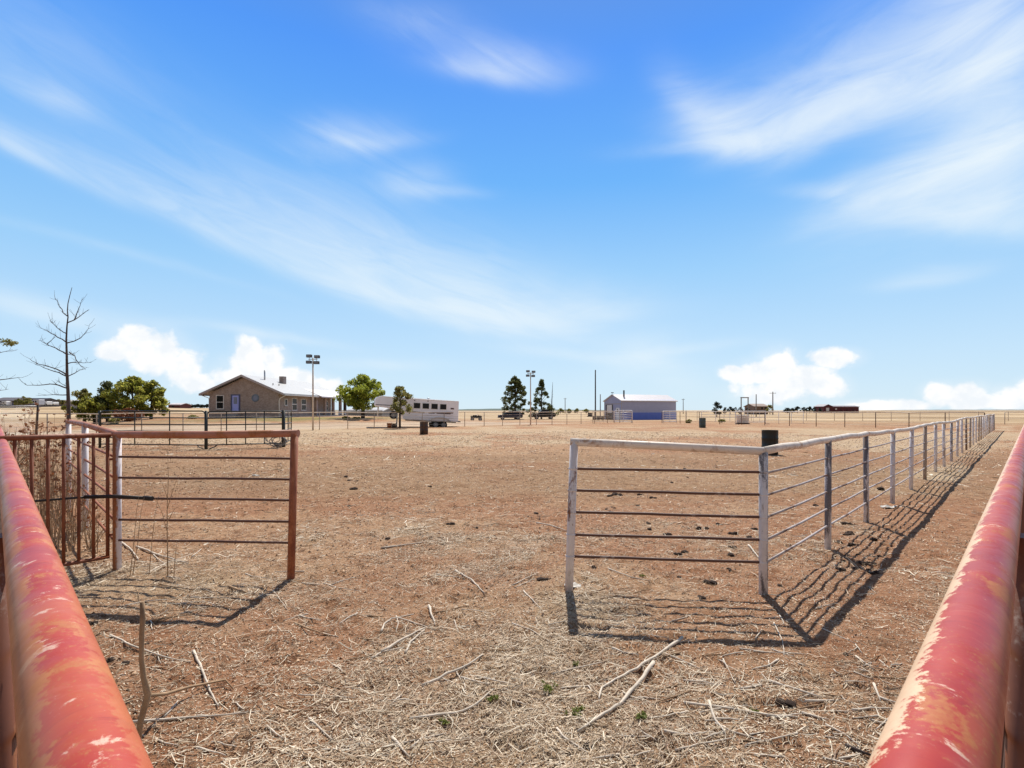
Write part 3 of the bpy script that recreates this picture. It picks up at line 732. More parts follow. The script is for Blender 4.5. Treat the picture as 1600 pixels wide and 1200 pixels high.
def gate_panel(p, q, h, n, label, mat, name='pipe_gate', r=.03, uprights=2, cat='gate', group=None, arch=False, low=.18):
    e = thing(name, (p[0], p[1], tz(*p)), label, cat, group); off = e.location[:]
    p = Vector((p[0], p[1], tz(*p))); q = Vector((q[0], q[1], tz(*q))); up = Vector((0, 0, 1))
    f = MB(); d = (q-p).normalized()
    rad = .14
    o = [p+up*.02, p+up*(h-rad), p+up*(h-.04)+d*.04, p+up*h+d*rad, q+up*h-d*rad, q+up*(h-.04)-d*.04, q+up*(h-rad), q+up*.02]
    f.tube(o, r, 10)
    if arch:
        for a, s in ((p, 1), (q, -1)):
            f.tube([a+up*.02, a+up*.0+d*s*.05-up*.0, a+up*.10+d*s*.30, a+up*(low)+d*s*.36], r*.8, 8)
    f.build('frame', mat, e, off)
    for k in range(n):
        z = low+(h-low)*k/(n)
        MB().tube([p+up*z, q+up*z], r*.85, 8).build('rail', mat, e, off)
    for k in range(uprights):
        u = (k+1)/(uprights+1); a = p.lerp(q, u)
        MB().tube([a+up*low, a+up*h], r*.75, 8).build('upright', mat, e, off)
    return e
y_ = 22.0
gate_panel((X(157, 22.6), 22.6), (X(320.5, 22.0), 22.0), 1.62, 5, 'wide dark green corral panel left of the one before the house', 'dark_panel', 'corral_panel', .030, 2, 'corral panel', 'dark corral panels', True)
gate_panel((X(323.5, 22.0), 22.0), (X(441.5, 23.0), 23.0), 1.60, 5, 'narrower dark corral panel standing before the house gable', 'dark_panel', 'corral_panel', .030, 3, 'corral panel', 'dark corral panels', True)
gate_panel((X(444.5, 23.2), 23.2), (X(455, 26.0), 26.0), 1.60, 5, 'dark corral panel folded back beside the thick dark post', 'dark_panel', 'corral_panel', .028, 1, 'corral panel', 'dark corral panels', True)
for px, d, lab in ((442.9, 23.1, 'thick dark post at the right end of the corral panels'), (156, 22.7, 'thick dark post at the left end of the corral panels'), (322, 21.9, 'dark post standing between two corral panels')):
    x, y, z = GP(px, d)
    o = MB().tube([(x, y, z-.2), (x, y, z+1.64)], .075 if px > 330 else .05, 10).build('fence_post', 'dark_panel', None, (x, y, z)); tag(o, lab, 'post')
    
gate_panel((X(926, 66.5), 66.5), (X(959, 68.5), 68.5), 1.55, 5, 'pale pipe gate left of the shop door panel', 'far_pipe', 'pipe_gate', .03, 1)
gate_panel((X(960, 68.6), 68.6), (X(988, 66.0), 66.0), 1.62, 5, 'white five bar pipe gate in front of the shop door', 'white', 'pipe_gate', .045, 1)
gate_panel((X(1036, 66.3), 66.3), (X(1057, 68), 68), 1.55, 5, 'white five bar pipe gate at the right end of the shop', 'white', 'pipe_gate', .045, 1)
x, y, z = GP(1072, 68); tag(MB().tube([(x, y, z-.2), (x, y, z+1.6)], .06, 10).build('fence_post', 'far_post', None, (x, y, z)), 'single rusty post right of the shop gates', 'post')
# white pen round the trough: four sides of close uprights
def pen(px0, px1, d0, d1, h, label):
    p = [Vector((X(px0, d0), d0, 0)), Vector((X(px1, d0+1.5), d0+1.5, 0)), Vector((X(px1, d1+1), d1+1, 0)), Vector((X(px0, d1), d1, 0))]
    for v in p: v.z = tz(v.x, v.y)
    e = thing('stock_pen', p[0][:], label, 'stock pen'); off = e.location[:]; up = Vector((0, 0, 1))
    for k in range(4):
        a, b_ = p[k], p[(k+1) % 4]
        f = MB().tube([a, a+up*h, b_+up*h, b_], .04, 8); f.tube([a+up*h*.5, b_+up*h*.5], .022, 6); f.tube([a+up*.25, b_+up*.25], .022, 6)
        n = 5
        for i in range(1, n): q = a.lerp(b_, i/n); f.tube([q+up*.25, q+up*h], .018, 6)
        f.build('panel', 'white', e, off)
pen(1149, 1196, 60, 66, 1.55, 'white pipe stock pen enclosing the water trough')
fence_run([(X(1196, 61.5)+2.4*k, 61.5+1.6*k) for k in range(4)], 1.5, (1.0, .5), .032, .035, .014, 'short white pipe fence joining the stock pen to the right', 'white', 'white', 'white')

# chain link fence and dark leaning post at far left
e = thing('chain_link_fence', GP(58, 30), 'chain link fence with a pale top pipe at far left', 'fence'); off = e.location[:]
x0, x1, yy_ = X(-150, 30), X(54, 30), 30.1
zt = Z(634.5, 30); zb = tz(x1, yy_)
MB().tube([(x0, yy_, zt), (x1, yy_, zt)], .03, 8).build('top_rail', 'galv', e, off)
f = MB(); s = x0; hh = zt-zb
while s < x1+hh:
    a0 = max(0.0, (s-x1)/hh); a1 = 1.0
    for m_ in (0, 1):
        # one wire leaning each way
        pA = (s if m_ else s-hh); 
        pts = [(s-hh*u if m_ else s-hh+hh*u, yy_+(.006 if m_ else -.006), zb+hh*u) for u in (0, .25, .5, .75, 1)]
        pts = [p for p in pts if x0 <= p[0] <= x1]
        if len(pts) > 1: f.tube(pts, .0045, 4, False)
    s += .13
f.build('mesh_panel', 'galv', e, off)
for px in (-140, -40): 
    x = X(px, 30); MB().tube([(x, yy_+.05, zb-.2), (x, yy_+.05, zt)], .03, 8).build('post', 'galv', e, off)
x, y, z = GP(57.5, 29)
o = MB().tube([(x-.07, y, z-.2), (x, y, z+.9), (x+.07, y, Z(632.5, 29))], [.062, .058, .052], 10).build('fence_post', 'dark_wood', None, (x, y, z)); tag(o, 'dark leaning wooden post at the end of the chain link fence', 'post')

# ---------------------------------------------------------------- barrels
def barrel(px, d, r, h, col, label, rust):
    M['brl'+label] = worn('barrel_paint', col, rust, .5, .62, 3)
    x, y, z = GP(px, d)
    e = thing('barrel', (x, y, z), label, 'barrel', 'barrels set out in the arena')
    pr = [(0, .012), (r*.9, .012), (r*.93, 0), (r, .01), (r, h*.31), (r*1.03, h*.325), (r*1.03, h*.345), (r, h*.36), (r, h*.64), (r*1.03, h*.655), (r*1.03, h*.675), (r, h*.69), (r, h-.015), (r*1.015, h-.008), (r*1.015, h), (r*.95, h)]
    MB().lathe(pr, 28).build('drum', 'brl'+label, e)
    MB().lathe([(r*.945, h-.02), (0, h-.02)], 28).build('lid', 'brl'+label, e)
    b = MB().lathe([(.035, 0), (.035, .02), (0, .022)], 10, (r*.6, 0, h-.02)); b.build('bung', 'black_iron', e)
barrel(1203, 19.6, .285, .905, (.018, .020, .016, 1), 'black barrel just behind the corner of the white fence', (.035, .025, .018, 1))
barrel(662.5, 36.2, .285, .88, (.05, .032, .025, 1), 'rusty brown barrel standing in front of the horse trailer', (.12, .06, .035, 1))
barrel(1097.5, 49, .30, .93, (.07, .10, .105, 1), 'grey green barrel far out, right of the metal shop', (.04, .06, .06, 1))
# ---------------------------------------------------------------- brick house
def brickmat(name, c1, c2, mort):
    m = bpy.data.materials.new(name); t = NT(m)
    co = t.n('ShaderNodeTexCoord').outputs['Object']
    sp = t.n('ShaderNodeSeparateXYZ'); t.l(co, sp.inputs[0])
    cb = t.n('ShaderNodeCombineXYZ'); t.l(t.math('ADD', sp.outputs[0], sp.outputs[1]), cb.inputs[0]); t.l(sp.outputs[2], cb.inputs[1])
    b = t.n('ShaderNodeTexBrick', i_Scale=3.0, i_Color1=c1, i_Color2=c2, i_Mortar=mort); b.inputs['Mortar Size'].default_value = .018
    t.l(cb.outputs[0], b.inputs['Vector'])
    n = t.ramp(t.noise(co, 3.2, 7, .75), [(.36, (0, 0, 0, 1)), (.64, (1, 1, 1, 1))]); n2 = t.noise(co, 1.1, 3)
    c = t.mix(t.math('MULTIPLY', n, .42), b.outputs[0], (.12, .085, .07, 1))
    c = t.mix(.35, c, t.ramp(n2, [(.3, (.21, .17, .15, 1)), (.7, (.43, .36, .325, 1))]))
    bsdf(t, c, .9, 0, n, .2); return m
M['brick'] = brickmat('mottled_brown_brick', (.29, .20, .16, 1), (.52, .42, .37, 1), (.50, .45, .42, 1))
def roofmat():
    m = bpy.data.materials.new('pale_metal_roof'); t = NT(m)
    co = t.n('ShaderNodeTexCoord').outputs['Object']
    wv = t.n('ShaderNodeTexWave', wave_type='BANDS', bands_direction='Y', i_Scale=.75, i_Distortion=0.0); t.l(co, wv.inputs[0])
    n = t.noise(co, .8, 4)
    bsdf(t, t.mix(n, (.27, .275, .285, 1), (.34, .345, .355, 1)), .45, .0, wv.outputs['Fac'], .35, .05, .4); return m
M['roof_metal'] = roofmat()
M['roof_white'] = plain('white_roof_sheet', (.58, .55, .57, 1), .05, 1, .5)
M['door_blue'] = plain('periwinkle_blue_door', (.40, .46, .95, 1), .06, 2, .5)
M['frame_blue'] = plain('slate_blue_frame', (.085, .10, .20, 1), .1, 2, .6)
M['concrete'] = plain('grey_concrete', (.36, .33, .32, 1), .12, 3, .9)
M['fascia'] = plain('mauve_grey_fascia', (.40, .36, .37, 1), .06, 2, .6)
hz = tz(-27.9, 62)+.0
e = thing('brick_house', (-27.9, 62.0, .76), 'low brown brick house with a pale metal roof and blue gable door', 'house', rz=math.radians(-4.4))
W_, L_ = 8.7, 17.6; EZ = 2.94; AP = 5.16; ov = .95; ovy = .55
# walls (gable outline run back)
b = MB()
YP, XP = 8.3, -1.25                        # the porch is let into the far half of the long side
b.prism([(-W_, -.6), (0, -.6), (0, EZ), (-W_/2, EZ+(AP-EZ)*.86), (-W_, EZ)], 1, 0, YP)
b.prism([(-W_+.002, -.6), (XP, -.6), (XP, EZ+.5), (-W_/2, EZ+(AP-EZ)*.86-.01), (-W_+.002, EZ)], 1, YP+.002, L_)
b.build('wall', 'brick', e)
MB().span((-W_-.03, -.03, -.6), (.03, YP-.01, .12)).build('foundation', 'concrete', e)
sl = (AP-EZ)/(W_/2+ov)
lz = EZ-.04
def roof():
    b = MB(); r = -W_/2; th = .16
    yn = -ovy; yr = 16.2; yf = L_+2.6
    o = [(-W_-ov, yn, lz), (r, yn, AP), (ov, yn, lz), (-W_-ov, yf, lz), (r, yr, AP), (ov, yf, lz)]
    vs = o+[(x, y, z-th) for x, y, z in o]
    fs = [(0, 1, 4, 3), (1, 2, 5, 4), (4, 5, 3), (6, 9, 10, 7), (7, 10, 11, 8), (10, 9, 11), (0, 6, 7, 1), (1, 7, 8, 2), (2, 8, 11, 5), (5, 11, 9, 3), (3, 9, 6, 0)]
    return b.add(vs, fs)
rf = roof().build('roof', 'roof_metal', e)
# bargeboards on the gable
b = MB()
for sx_ in (-1, 1):
    r = -W_/2; xe = r+sx_*(W_/2+ov)
    b.add([(r, -ovy-.05, AP-.02), (xe, -ovy-.05, lz-.02), (xe, -ovy-.05, lz-.27), (r, -ovy-.05, AP-.27), (r, -ovy-.005, AP-.02), (xe, -ovy-.005, lz-.02), (xe, -ovy-.005, lz-.27), (r, -ovy-.005, AP-.27)],
          [(0, 1, 2, 3), (7, 6, 5, 4), (0, 4, 5, 1), (1, 5, 6, 2), (2, 6, 7, 3), (3, 7, 4, 0)])
b.build('bargeboard', 'fascia', rf)
MB().span((-4.35+1.35, 5.6, 4.3), (-4.35+1.95, 6.3, AP+.16)).build('chimney', 'brick', rf)
MB().tube([(-3.3, 2.7, 4.2), (-3.3, 2.7, AP+.75)], .09, 10).build('vent_pipe', 'galv', rf)
for y in (1.6, 3.0): MB().tube([(-1.6, y, 3.5), (-1.6, y, 4.22)], .05, 8).build('vent_pipe', 'black_iron', rf)
# porch sheet on the long side
b = MB(); z0 = lz+.05; 
b.add([(-1.2, 8.6, lz+(1.2+ov)*sl+.03), (ov+.45, 8.6, lz-.12), (ov+.45, L_+1.4, lz-.12), (-1.2, L_+1.4, lz+(1.2+ov)*sl+.03), (-1.2, 8.6, lz+(1.2+ov)*sl-.07), (ov+.45, 8.6, lz-.27), (ov+.45, L_+1.4, lz-.27), (-1.2, L_+1.4, lz+(1.2+ov)*sl-.07)],
      [(0, 1, 2, 3), (7, 6, 5, 4), (0, 4, 5, 1), (1, 5, 6, 2), (2, 6, 7, 3), (3, 7, 4, 0)])
b.build('porch_roof', 'roof_white', e)
for y in (8.8, 11.6, 14.4, 17.0, L_+1.2): MB().box((.45, y, 1.15), (.36, .36, 2.95)).build('porch_post', 'dark_wood' if y > 18 else 'brick', e)
MB().span((XP+.01, YP+.01, -.3), (ov, L_+1.4, .16)).build('porch_floor', 'concrete', e)
b = MB()
for z in (.75, .35): b.span((.61, 14.5, z-.04), (.69, L_+1.1, z+.04))
for y in (14.6, 15.9, 17.2, L_+1): b.span((.60, y-.04, .1), (.70, y+.04, .79))
b.build('porch_railing', 'white', e)
MB().span((ov-.02, -ovy+.1, lz-.25), (ov+.10, 8.5, lz-.1)).build('gutter', 'trim_white', e)
MB().span((-W_-ov-.10, -ovy+.1, lz-.25), (-W_-ov+.02, L_, lz-.1)).build('gutter', 'fascia', e)
MB().tube([(ov, -.1, lz-.2), (.18, -.05, lz-.6), (.10, -.09, lz-.85), (.10, -.09, -.3)], .055, 8).build('downspout', 'trim_white', e)
MB().tube([(-W_-ov, -.1, lz-.2), (-W_-.12, .1, lz-.55), (-W_-.1, .1, -.3)], .05, 8).build('downspout', 'trim_white', e)
def win_y(x0, x1, z0, z1, mid=True, fm='trim_white'):
    f = MB(); t_ = .09
    f.span((x0, -.05, z0), (x0+t_, .02, z1)); f.span((x1-t_, -.05, z0), (x1, .02, z1))
    f.span((x0+t_, -.048, z1-t_), (x1-t_, .02, z1)); f.span((x0+t_, -.048, z0), (x1-t_, .02, z0+t_))
    if mid: f.span((x0+t_, -.046, (z0+z1)/2-.04), (x1-t_, .02, (z0+z1)/2+.04))
    o = f.build('window', fm, e)
    MB().span((x0+t_, -.02, z0+t_), (x1-t_, -.006, z1-t_)).build('pane', 'dark_glass', o)
    MB().span((x0-.08, -.1, z0-.1), (x1+.08, .02, z0-.005)).build('sill', 'concrete', o)
def win_x(y0, y1, z0, z1, mid=True, x0=0.0):
    f = MB(); t_ = .085
    f.span((x0-.02, y0, z0), (x0+.06, y0+t_, z1)); f.span((x0-.02, y1-t_, z0), (x0+.06, y1, z1))
    f.span((x0-.02, y0+t_, z1-t_), (x0+.058, y1-t_, z1)); f.span((x0-.02, y0+t_, z0), (x0+.058, y1-t_, z0+t_))
    if mid: f.span((x0-.02, y0+t_, (z0+z1)/2-.05), (x0+.056, y1-t_, (z0+z1)/2+.05))
    o = f.build('window', 'trim_white', e)
    MB().span((x0+.008, y0+t_, z0+t_), (x0+.02, y1-t_, z1-t_)).build('pane', 'dark_glass', o)
    MB().span((x0-.02, y0-.08, z0-.1), (x0+.1, y1+.08, z0-.005)).build('sill', 'concrete', o)
win_y(-7.85, -6.85, 1.02, 2.72)
win_x(1.3, 2.0, 1.45, 2.3, False); win_x(3.1, 4.4, .85, 2.45); win_x(5.5, 6.9, .85, 2.4); win_x(9.4, 10.6, .8, 2.3, True, XP); win_x(15.0, 16.4, .8, 2.3, True, XP)
MB().span((XP-.01, 12.0, .17), (XP+.05, 12.95, 2.3)).build('porch_door', 'door_blue', e)
# blue gable door
f = MB(); f.span((-5.98, -.06, .55), (-5.80, .02, 2.80)); f.span((-4.98, -.06, .55), (-4.80, .02, 2.80)); f.span((-5.80, -.058, 2.66), (-4.98, .02, 2.80)); f.build('door_frame', 'frame_blue', e)
dr = MB().span((-5.80, -.035, .60), (-4.98, .01, 2.66)).build('door', 'door_blue', e)
MB().span((-5.62, -.05, 1.65), (-5.16, -.036, 2.48)).build('pane', M.setdefault('pane_grey', plain('grey_sky_glass', (.25, .28, .38, 1), .1, 2, .2)), dr)
MB().lathe([(0, -.03), (.035, -.02), (.035, .02), (0, .03)], 10, (-5.07, -.07, 1.55)).build('handle', 'galv', dr)
f = MB()
for k in range(3): f.span((-6.1, -.35-.32*(3-k), -.4), (-4.7, -.035 if k == 2 else -.35-.32*(2-k), .0+.19*(k+1)-.03))
f.build('steps', 'concrete', e)
# round blue ornament
f = MB(); n = 8
for r0, r1, z_ in ((.30, .46, -.06),):
    vs = []; fs = []
    for k in range(16):
        a = math.pi*2*k/16
        for r in (r0, r1):
            for yy in (z_, .01): vs.append((-2.9+r*math.cos(a), yy, 2.36+r*math.sin(a)))
    for k in range(16):
        a = k*4; c_ = ((k+1) % 16)*4
        fs += [(a, c_, c_+2, a+2), (a+2, c_+2, c_+3, a+3), (a, a+1, c_+1, c_)]
    f.add(vs, fs)
ro = f.build('round_window', M.setdefault('teal', plain('teal_grey_ring', (.16, .21, .27, 1), .15, 3, .6)), e)
MB().prism([(-2.9+.305*math.cos(math.pi*k/8), 2.36+.305*math.sin(math.pi*k/8)) for k in range(16)], 1, -.03, .0).build('pane', 'pane_grey', ro)

# ---------------------------------------------------------------- metal shop building
M['lilac'] = plain('lilac_grey_steel_siding', (.36, .345, .40, 1), .06, 2, .5)
M['shopblue'] = plain('blue_steel_wainscot', (.12, .17, .42, 1), .15, 1.5, .5)
def rib(name, col):
    m = bpy.data.materials.new(name); t = NT(m); co = t.n('ShaderNodeTexCoord').outputs['Object']
    wv = t.n('ShaderNodeTexWave', bands_direction='X', i_Scale=1.3, i_Distortion=0.0); t.l(co, wv.inputs[0])
    n = t.noise(co, 1.5, 4)
    c = t.mix(n, tuple(k*.85 for k in col[:3])+(1,), tuple(k*1.1 for k in col[:3])+(1,))
    bsdf(t, c, .5, 0, wv.outputs['Fac'], .5, .04); return m
M['lilac_rib'] = rib('lilac_grey_ribbed_siding', (.35, .37, .54, 1)); M['blue_rib'] = rib('blue_ribbed_siding', (.10, .165, .58, 1))
e = thing('metal_shop', (18.6, 88.0, tz(18.6, 88)), 'lilac grey metal shop with blue lower siding and white roof', 'shed', rz=math.radians(23))
SL, SW, SE, SA = 11.6, 5.2, 3.42, 4.46
MB().prism([(0, -.3), (SW, -.3), (SW, SE), (SW/2, SA-.08), (0, SE)], 0, .0, SL).build('wall', 'lilac_rib', e)
MB().span((-.03, -.035, -.3), (SL+.03, .0, 1.28)).build('wainscot', 'blue_rib', e)
b = MB(); ov = .22
o = [(-ov, -ov, SE-.1), (-ov, SW/2, SA), (-ov, SW+ov, SE-.1), (SL+ov, -ov, SE-.1), (SL+ov, SW/2, SA), (SL+ov, SW+ov, SE-.1)]
b.add(o+[(x, y, z-.12) for x, y, z in o], [(0, 1, 4, 3), (1, 2, 5, 4), (6, 9, 10, 7), (7, 10, 11, 8), (0, 6, 7, 1), (1, 7, 8, 2), (2, 8, 11, 5), (5, 11, 10, 4), (4, 10, 9, 3), (3, 9, 6, 0)])
rf = b.build('roof', 'roof_white', e)
MB().tube([(1.6, 1.6, 3.6), (1.6, 1.6, 5.15)], .13, 10).build('stove_pipe', 'black_iron', rf)
f = MB().tube([(-.1, SW/2, SA-.05), (-.1, SW/2, SA+.22)], .02, 6); f.box((-.1, SW/2, SA+.26), (.5, .06, .14)); f.build('weathervane', 'black_iron', rf)
f = MB(); f.span((-.06, 2.6, 0), (.0, 4.75, 2.65)); f.build('bay_shade_panel', 'black', e)  # black slab painted for the shade inside the open bay
MB().span((-.12, 2.75, 1.25), (-.065, 4.3, 2.6)).build('overhead_door', 'white', e)
f = MB(); f.span((-.06, .55, 0), (-.0, 1.55, 2.1)); dr = f.build('door', 'white', e)
MB().span((-.075, .95, 1.2), (-.061, 1.3, 1.85)).build('pane', 'dark_glass', dr)
MB().lathe([(0, -.04), (.05, 0), (0, .04)], 8, (-.09, .66, 1.0)).build('handle', 'galv', dr)
f = MB()
for z0, z1 in ((2.72, 2.86),): f.span((-.05, -.02, z0), (-.005, SW+.02, z1))
f.span((-.05, -.04, -.3), (.05, .05, SE)); f.span((-.05, SW-.05, -.3), (.05, SW+.04, SE)); f.build('corner_trim', 'fascia', e)
# clutter beside the bay
x, y, z = GP(935, 86)
e = thing('flatbed_trailer', (x, y, z), 'dark low flatbed trailer parked left of the metal shop', 'trailer', rz=.25)
MB().box((0, 0, .62), (3.4, 1.7, .14)).build('deck', 'dark_wood', e)
MB().box((-1.5, 0, .95), (.1, 1.6, .55)).build('headboard', 'dark_wood', e)
MB().tube([(1.7, 0, .55), (2.7, 0, .5)], .06, 8).build('drawbar', 'black_iron', e)
for sx_ in (-.35, .4):
    for sy_ in (-.8, .8):
        wh = MB(); wh.add(*(lambda n: ([(sx_+.3*math.cos(2*math.pi*k/n), sy_+s, .3+.3*math.sin(2*math.pi*k/n)) for s in (-.1, .1) for k in range(n)], [tuple(range(n)), tuple(range(2*n-1, n-1, -1))]+[(k, (k+1) % n, (k+1) % n+n, k+n) for k in range(n)]))(16)); wh.build('wheel', 'black', e)

# ---------------------------------------------------------------- wheels
def disc(cx, cz, y0, y1, r, n=24):
    vs = [(cx+r*math.cos(2*math.pi*k/n), s, cz+r*math.sin(2*math.pi*k/n)) for s in (y0, y1) for k in range(n)]
    return vs, [tuple(range(n)), tuple(range(2*n-1, n-1, -1))]+[(k, (k+1) % n, (k+1) % n+n, k+n) for k in range(n)]
def wheel(parent, cx, cz, y, r, side, rim='chrome'):
    w_ = .22
    o = MB().add(*disc(cx, cz, y, y+side*w_, r)).build('wheel', 'black', parent, bevel=.03)
    MB().add(*disc(cx, cz, y-side*.012, y+side*.02, r*.62)).build('rim', rim, o)
    MB().add(*disc(cx, cz, y-side*.03, y, r*.16)).build('hub', 'galv', o)

# ---------------------------------------------------------------- gooseneck horse trailer (x runs to the rear)
M['trailer_white'] = plain('white_aluminium_skin', (.88, .88, .95, 1), .04, .8, .4)
M['stripe'] = plain('dark_wine_stripe', (.09, .05, .06, 1), .25, 2, .5)
yaw = math.radians(18); NX, NY = X(584.5, 49.3), 49.3
e = thing('horse_trailer', (NX, NY, tz(NX+4, NY+1)), 'white gooseneck horse trailer with four dark windows parked behind the fence', 'horse trailer', rz=yaw)
e.rotation_euler = (0, math.radians(2.6), yaw)
TL, TW, TH, TB = 8.1, 2.05, 2.62, .50
# rise so that the nose sits high on its jack
zo = .33
b = MB(); 
prof = [(0.12, 1.72), (2.45, 1.52), (2.75, TB+.05), (TL, TB), (TL, TH), (.55, TH+.12), (.12, TH-.02), (0, TH-.25), (0, 1.85)]
prof = [(x, z+zo*(1 if True else 0)) for x, z in prof]
b.prism(prof, 1, 0, TW); b.build('body', 'trailer_white', e, bevel=.05)
f = MB()
f.span((0.04, -.015, 1.84+zo), (2.2, -.001, 1.90+zo)); f.span((2.75, -.015, 1.33+zo), (TL-.55, -.001, 1.39+zo))
for k, (a, c_) in enumerate(((4.0, 4.7), (5.1, 5.7), (5.9, 7.3), (3.2, 3.7))): f.span((a, -.02, 1.26+zo), (c_, -.016, 1.32+zo))
f.build('stripe', 'stripe', e)
f = MB()
for z in (.62, .82, 1.02): f.span((2.8, -.012, z+zo), (TL-.02, -.001, z+.02+zo))
f.build('lower_ribs', 'galv', e)
for x in (3.62, 4.48, 5.34, 6.20):
    o = MB().span((x-.02, -.022, 1.66+zo), (x+.68, -.001, 2.26+zo)).build('window', 'trim_white', e, bevel=.005)
    MB().span((x+.03, -.034, 1.71+zo), (x+.63, -.0225, 2.21+zo)).build('pane', 'dark_glass', o)
MB().span((7.28, -.012, 1.75+zo), (7.62, -.001, 1.90+zo)).build('emblem', 'stripe', e)
MB().tube([(TL-.02, -.01, TH-.06+zo), (2.6, -.01, TH-.02+zo), (.6, -.01, TH+.06+zo)], .03, 8).build('roof_rail', 'trim_white', e)
for x in (3.7, 5.0): MB().box((x, -.03, TH-.17+zo), (.12, .05, .06)).build('marker_light', 'stripe', e)
MB().lathe([(.14, 0), (.14, .08), (.05, .13), (0, .13)], 10, (5.2, 1.0, TH+.06+zo)).build('roof_vent', 'galv', e)
for x in (5.85, 6.65): wheel(e, x, .36+zo*.42, -.03, .36, 1)
for x in (5.85, 6.65): wheel(e, x, .36+zo*.42, TW+.03, .36, -1)
f = MB(); n = 12
arc = [(5.32+0, .55+zo)]+[(6.25+1.0*math.cos(math.pi-math.pi*k/n), .52+zo+.38*math.sin(math.pi*k/n)) for k in range(n+1)]
for k in range(len(arc)-1):
    (xa, za), (xb, zb_) = arc[k], arc[k+1]
    f.add([(xa, -.26, za), (xb, -.26, zb_), (xb, .0, zb_), (xa, .0, za), (xa, -.26, za+.03), (xb, -.26, zb_+.03), (xb, .0, zb_+.03), (xa, .0, za+.03)], [(0, 1, 2, 3), (7, 6, 5, 4), (0, 4, 5, 1), (2, 6, 7, 3), (1, 5, 6, 2), (3, 7, 4, 0)])
f.build('fender', 'trim_white', e)
MB().span((5.0, -.1, .36+zo), (5.4, .1, .50+zo)).build('step', 'galv', e)
wheel(e, 1.80, .95+zo, .25, .40, 1)
f = MB().tube([(2.12, .3, 1.55+zo), (2.12, .3, .06)], .07, 10); f.box((2.12, .3, -.17), (.36, .36, .06)); f.tube([(2.12, .3, .1), (2.12, .3, -.2)], .05, 8); f.build('landing_jack', 'galv', e)
MB().tube([(.35, 1.0, 1.75+zo), (.35, 1.0, .72+zo)], .07, 10).build('gooseneck_coupler', 'trim_white', e)
MB().tube([(2.9, .1, .5+zo), (7.9, .1, .45+zo)], .05, 6).build('frame_rail', 'black_iron', e)
MB().box((TL+.12, .8, .55+zo), (.25, 1.6, .10)).build('rear_bumper', 'black_iron', e)
# box and bucket by the jack
x, y, z = GP(616, 48.6)
tag(MB().box((0, 0, .17), (.36, .36, .36)).box((0, 0, .37), (.28, .28, .10)).build('jack_block', 'dark_wood', None), 'dark wooden block stack beside the trailer jack', 'block').location = (x, y, z)
x, y, z = GP(608.5, 48.4)
e = thing('feed_bucket', (x, y, z), 'faded orange bucket on the dirt beside the trailer jack', 'bucket')
M['orange'] = plain('faded_orange_plastic', (.50, .17, .07, 1), .12, 4, .5)
MB().lathe([(0, 0), (.20, 0), (.24, .42), (.26, .42), (.26, .45), (.235, .45), (.19, .03), (0, .03)], 20).build('bucket_body', 'orange', e)
MB().tube([(.25*math.cos(math.pi*k/8), .05, .44+.16*math.sin(math.pi*k/8)) for k in range(9)], .01, 6).build('handle', 'galv', e)

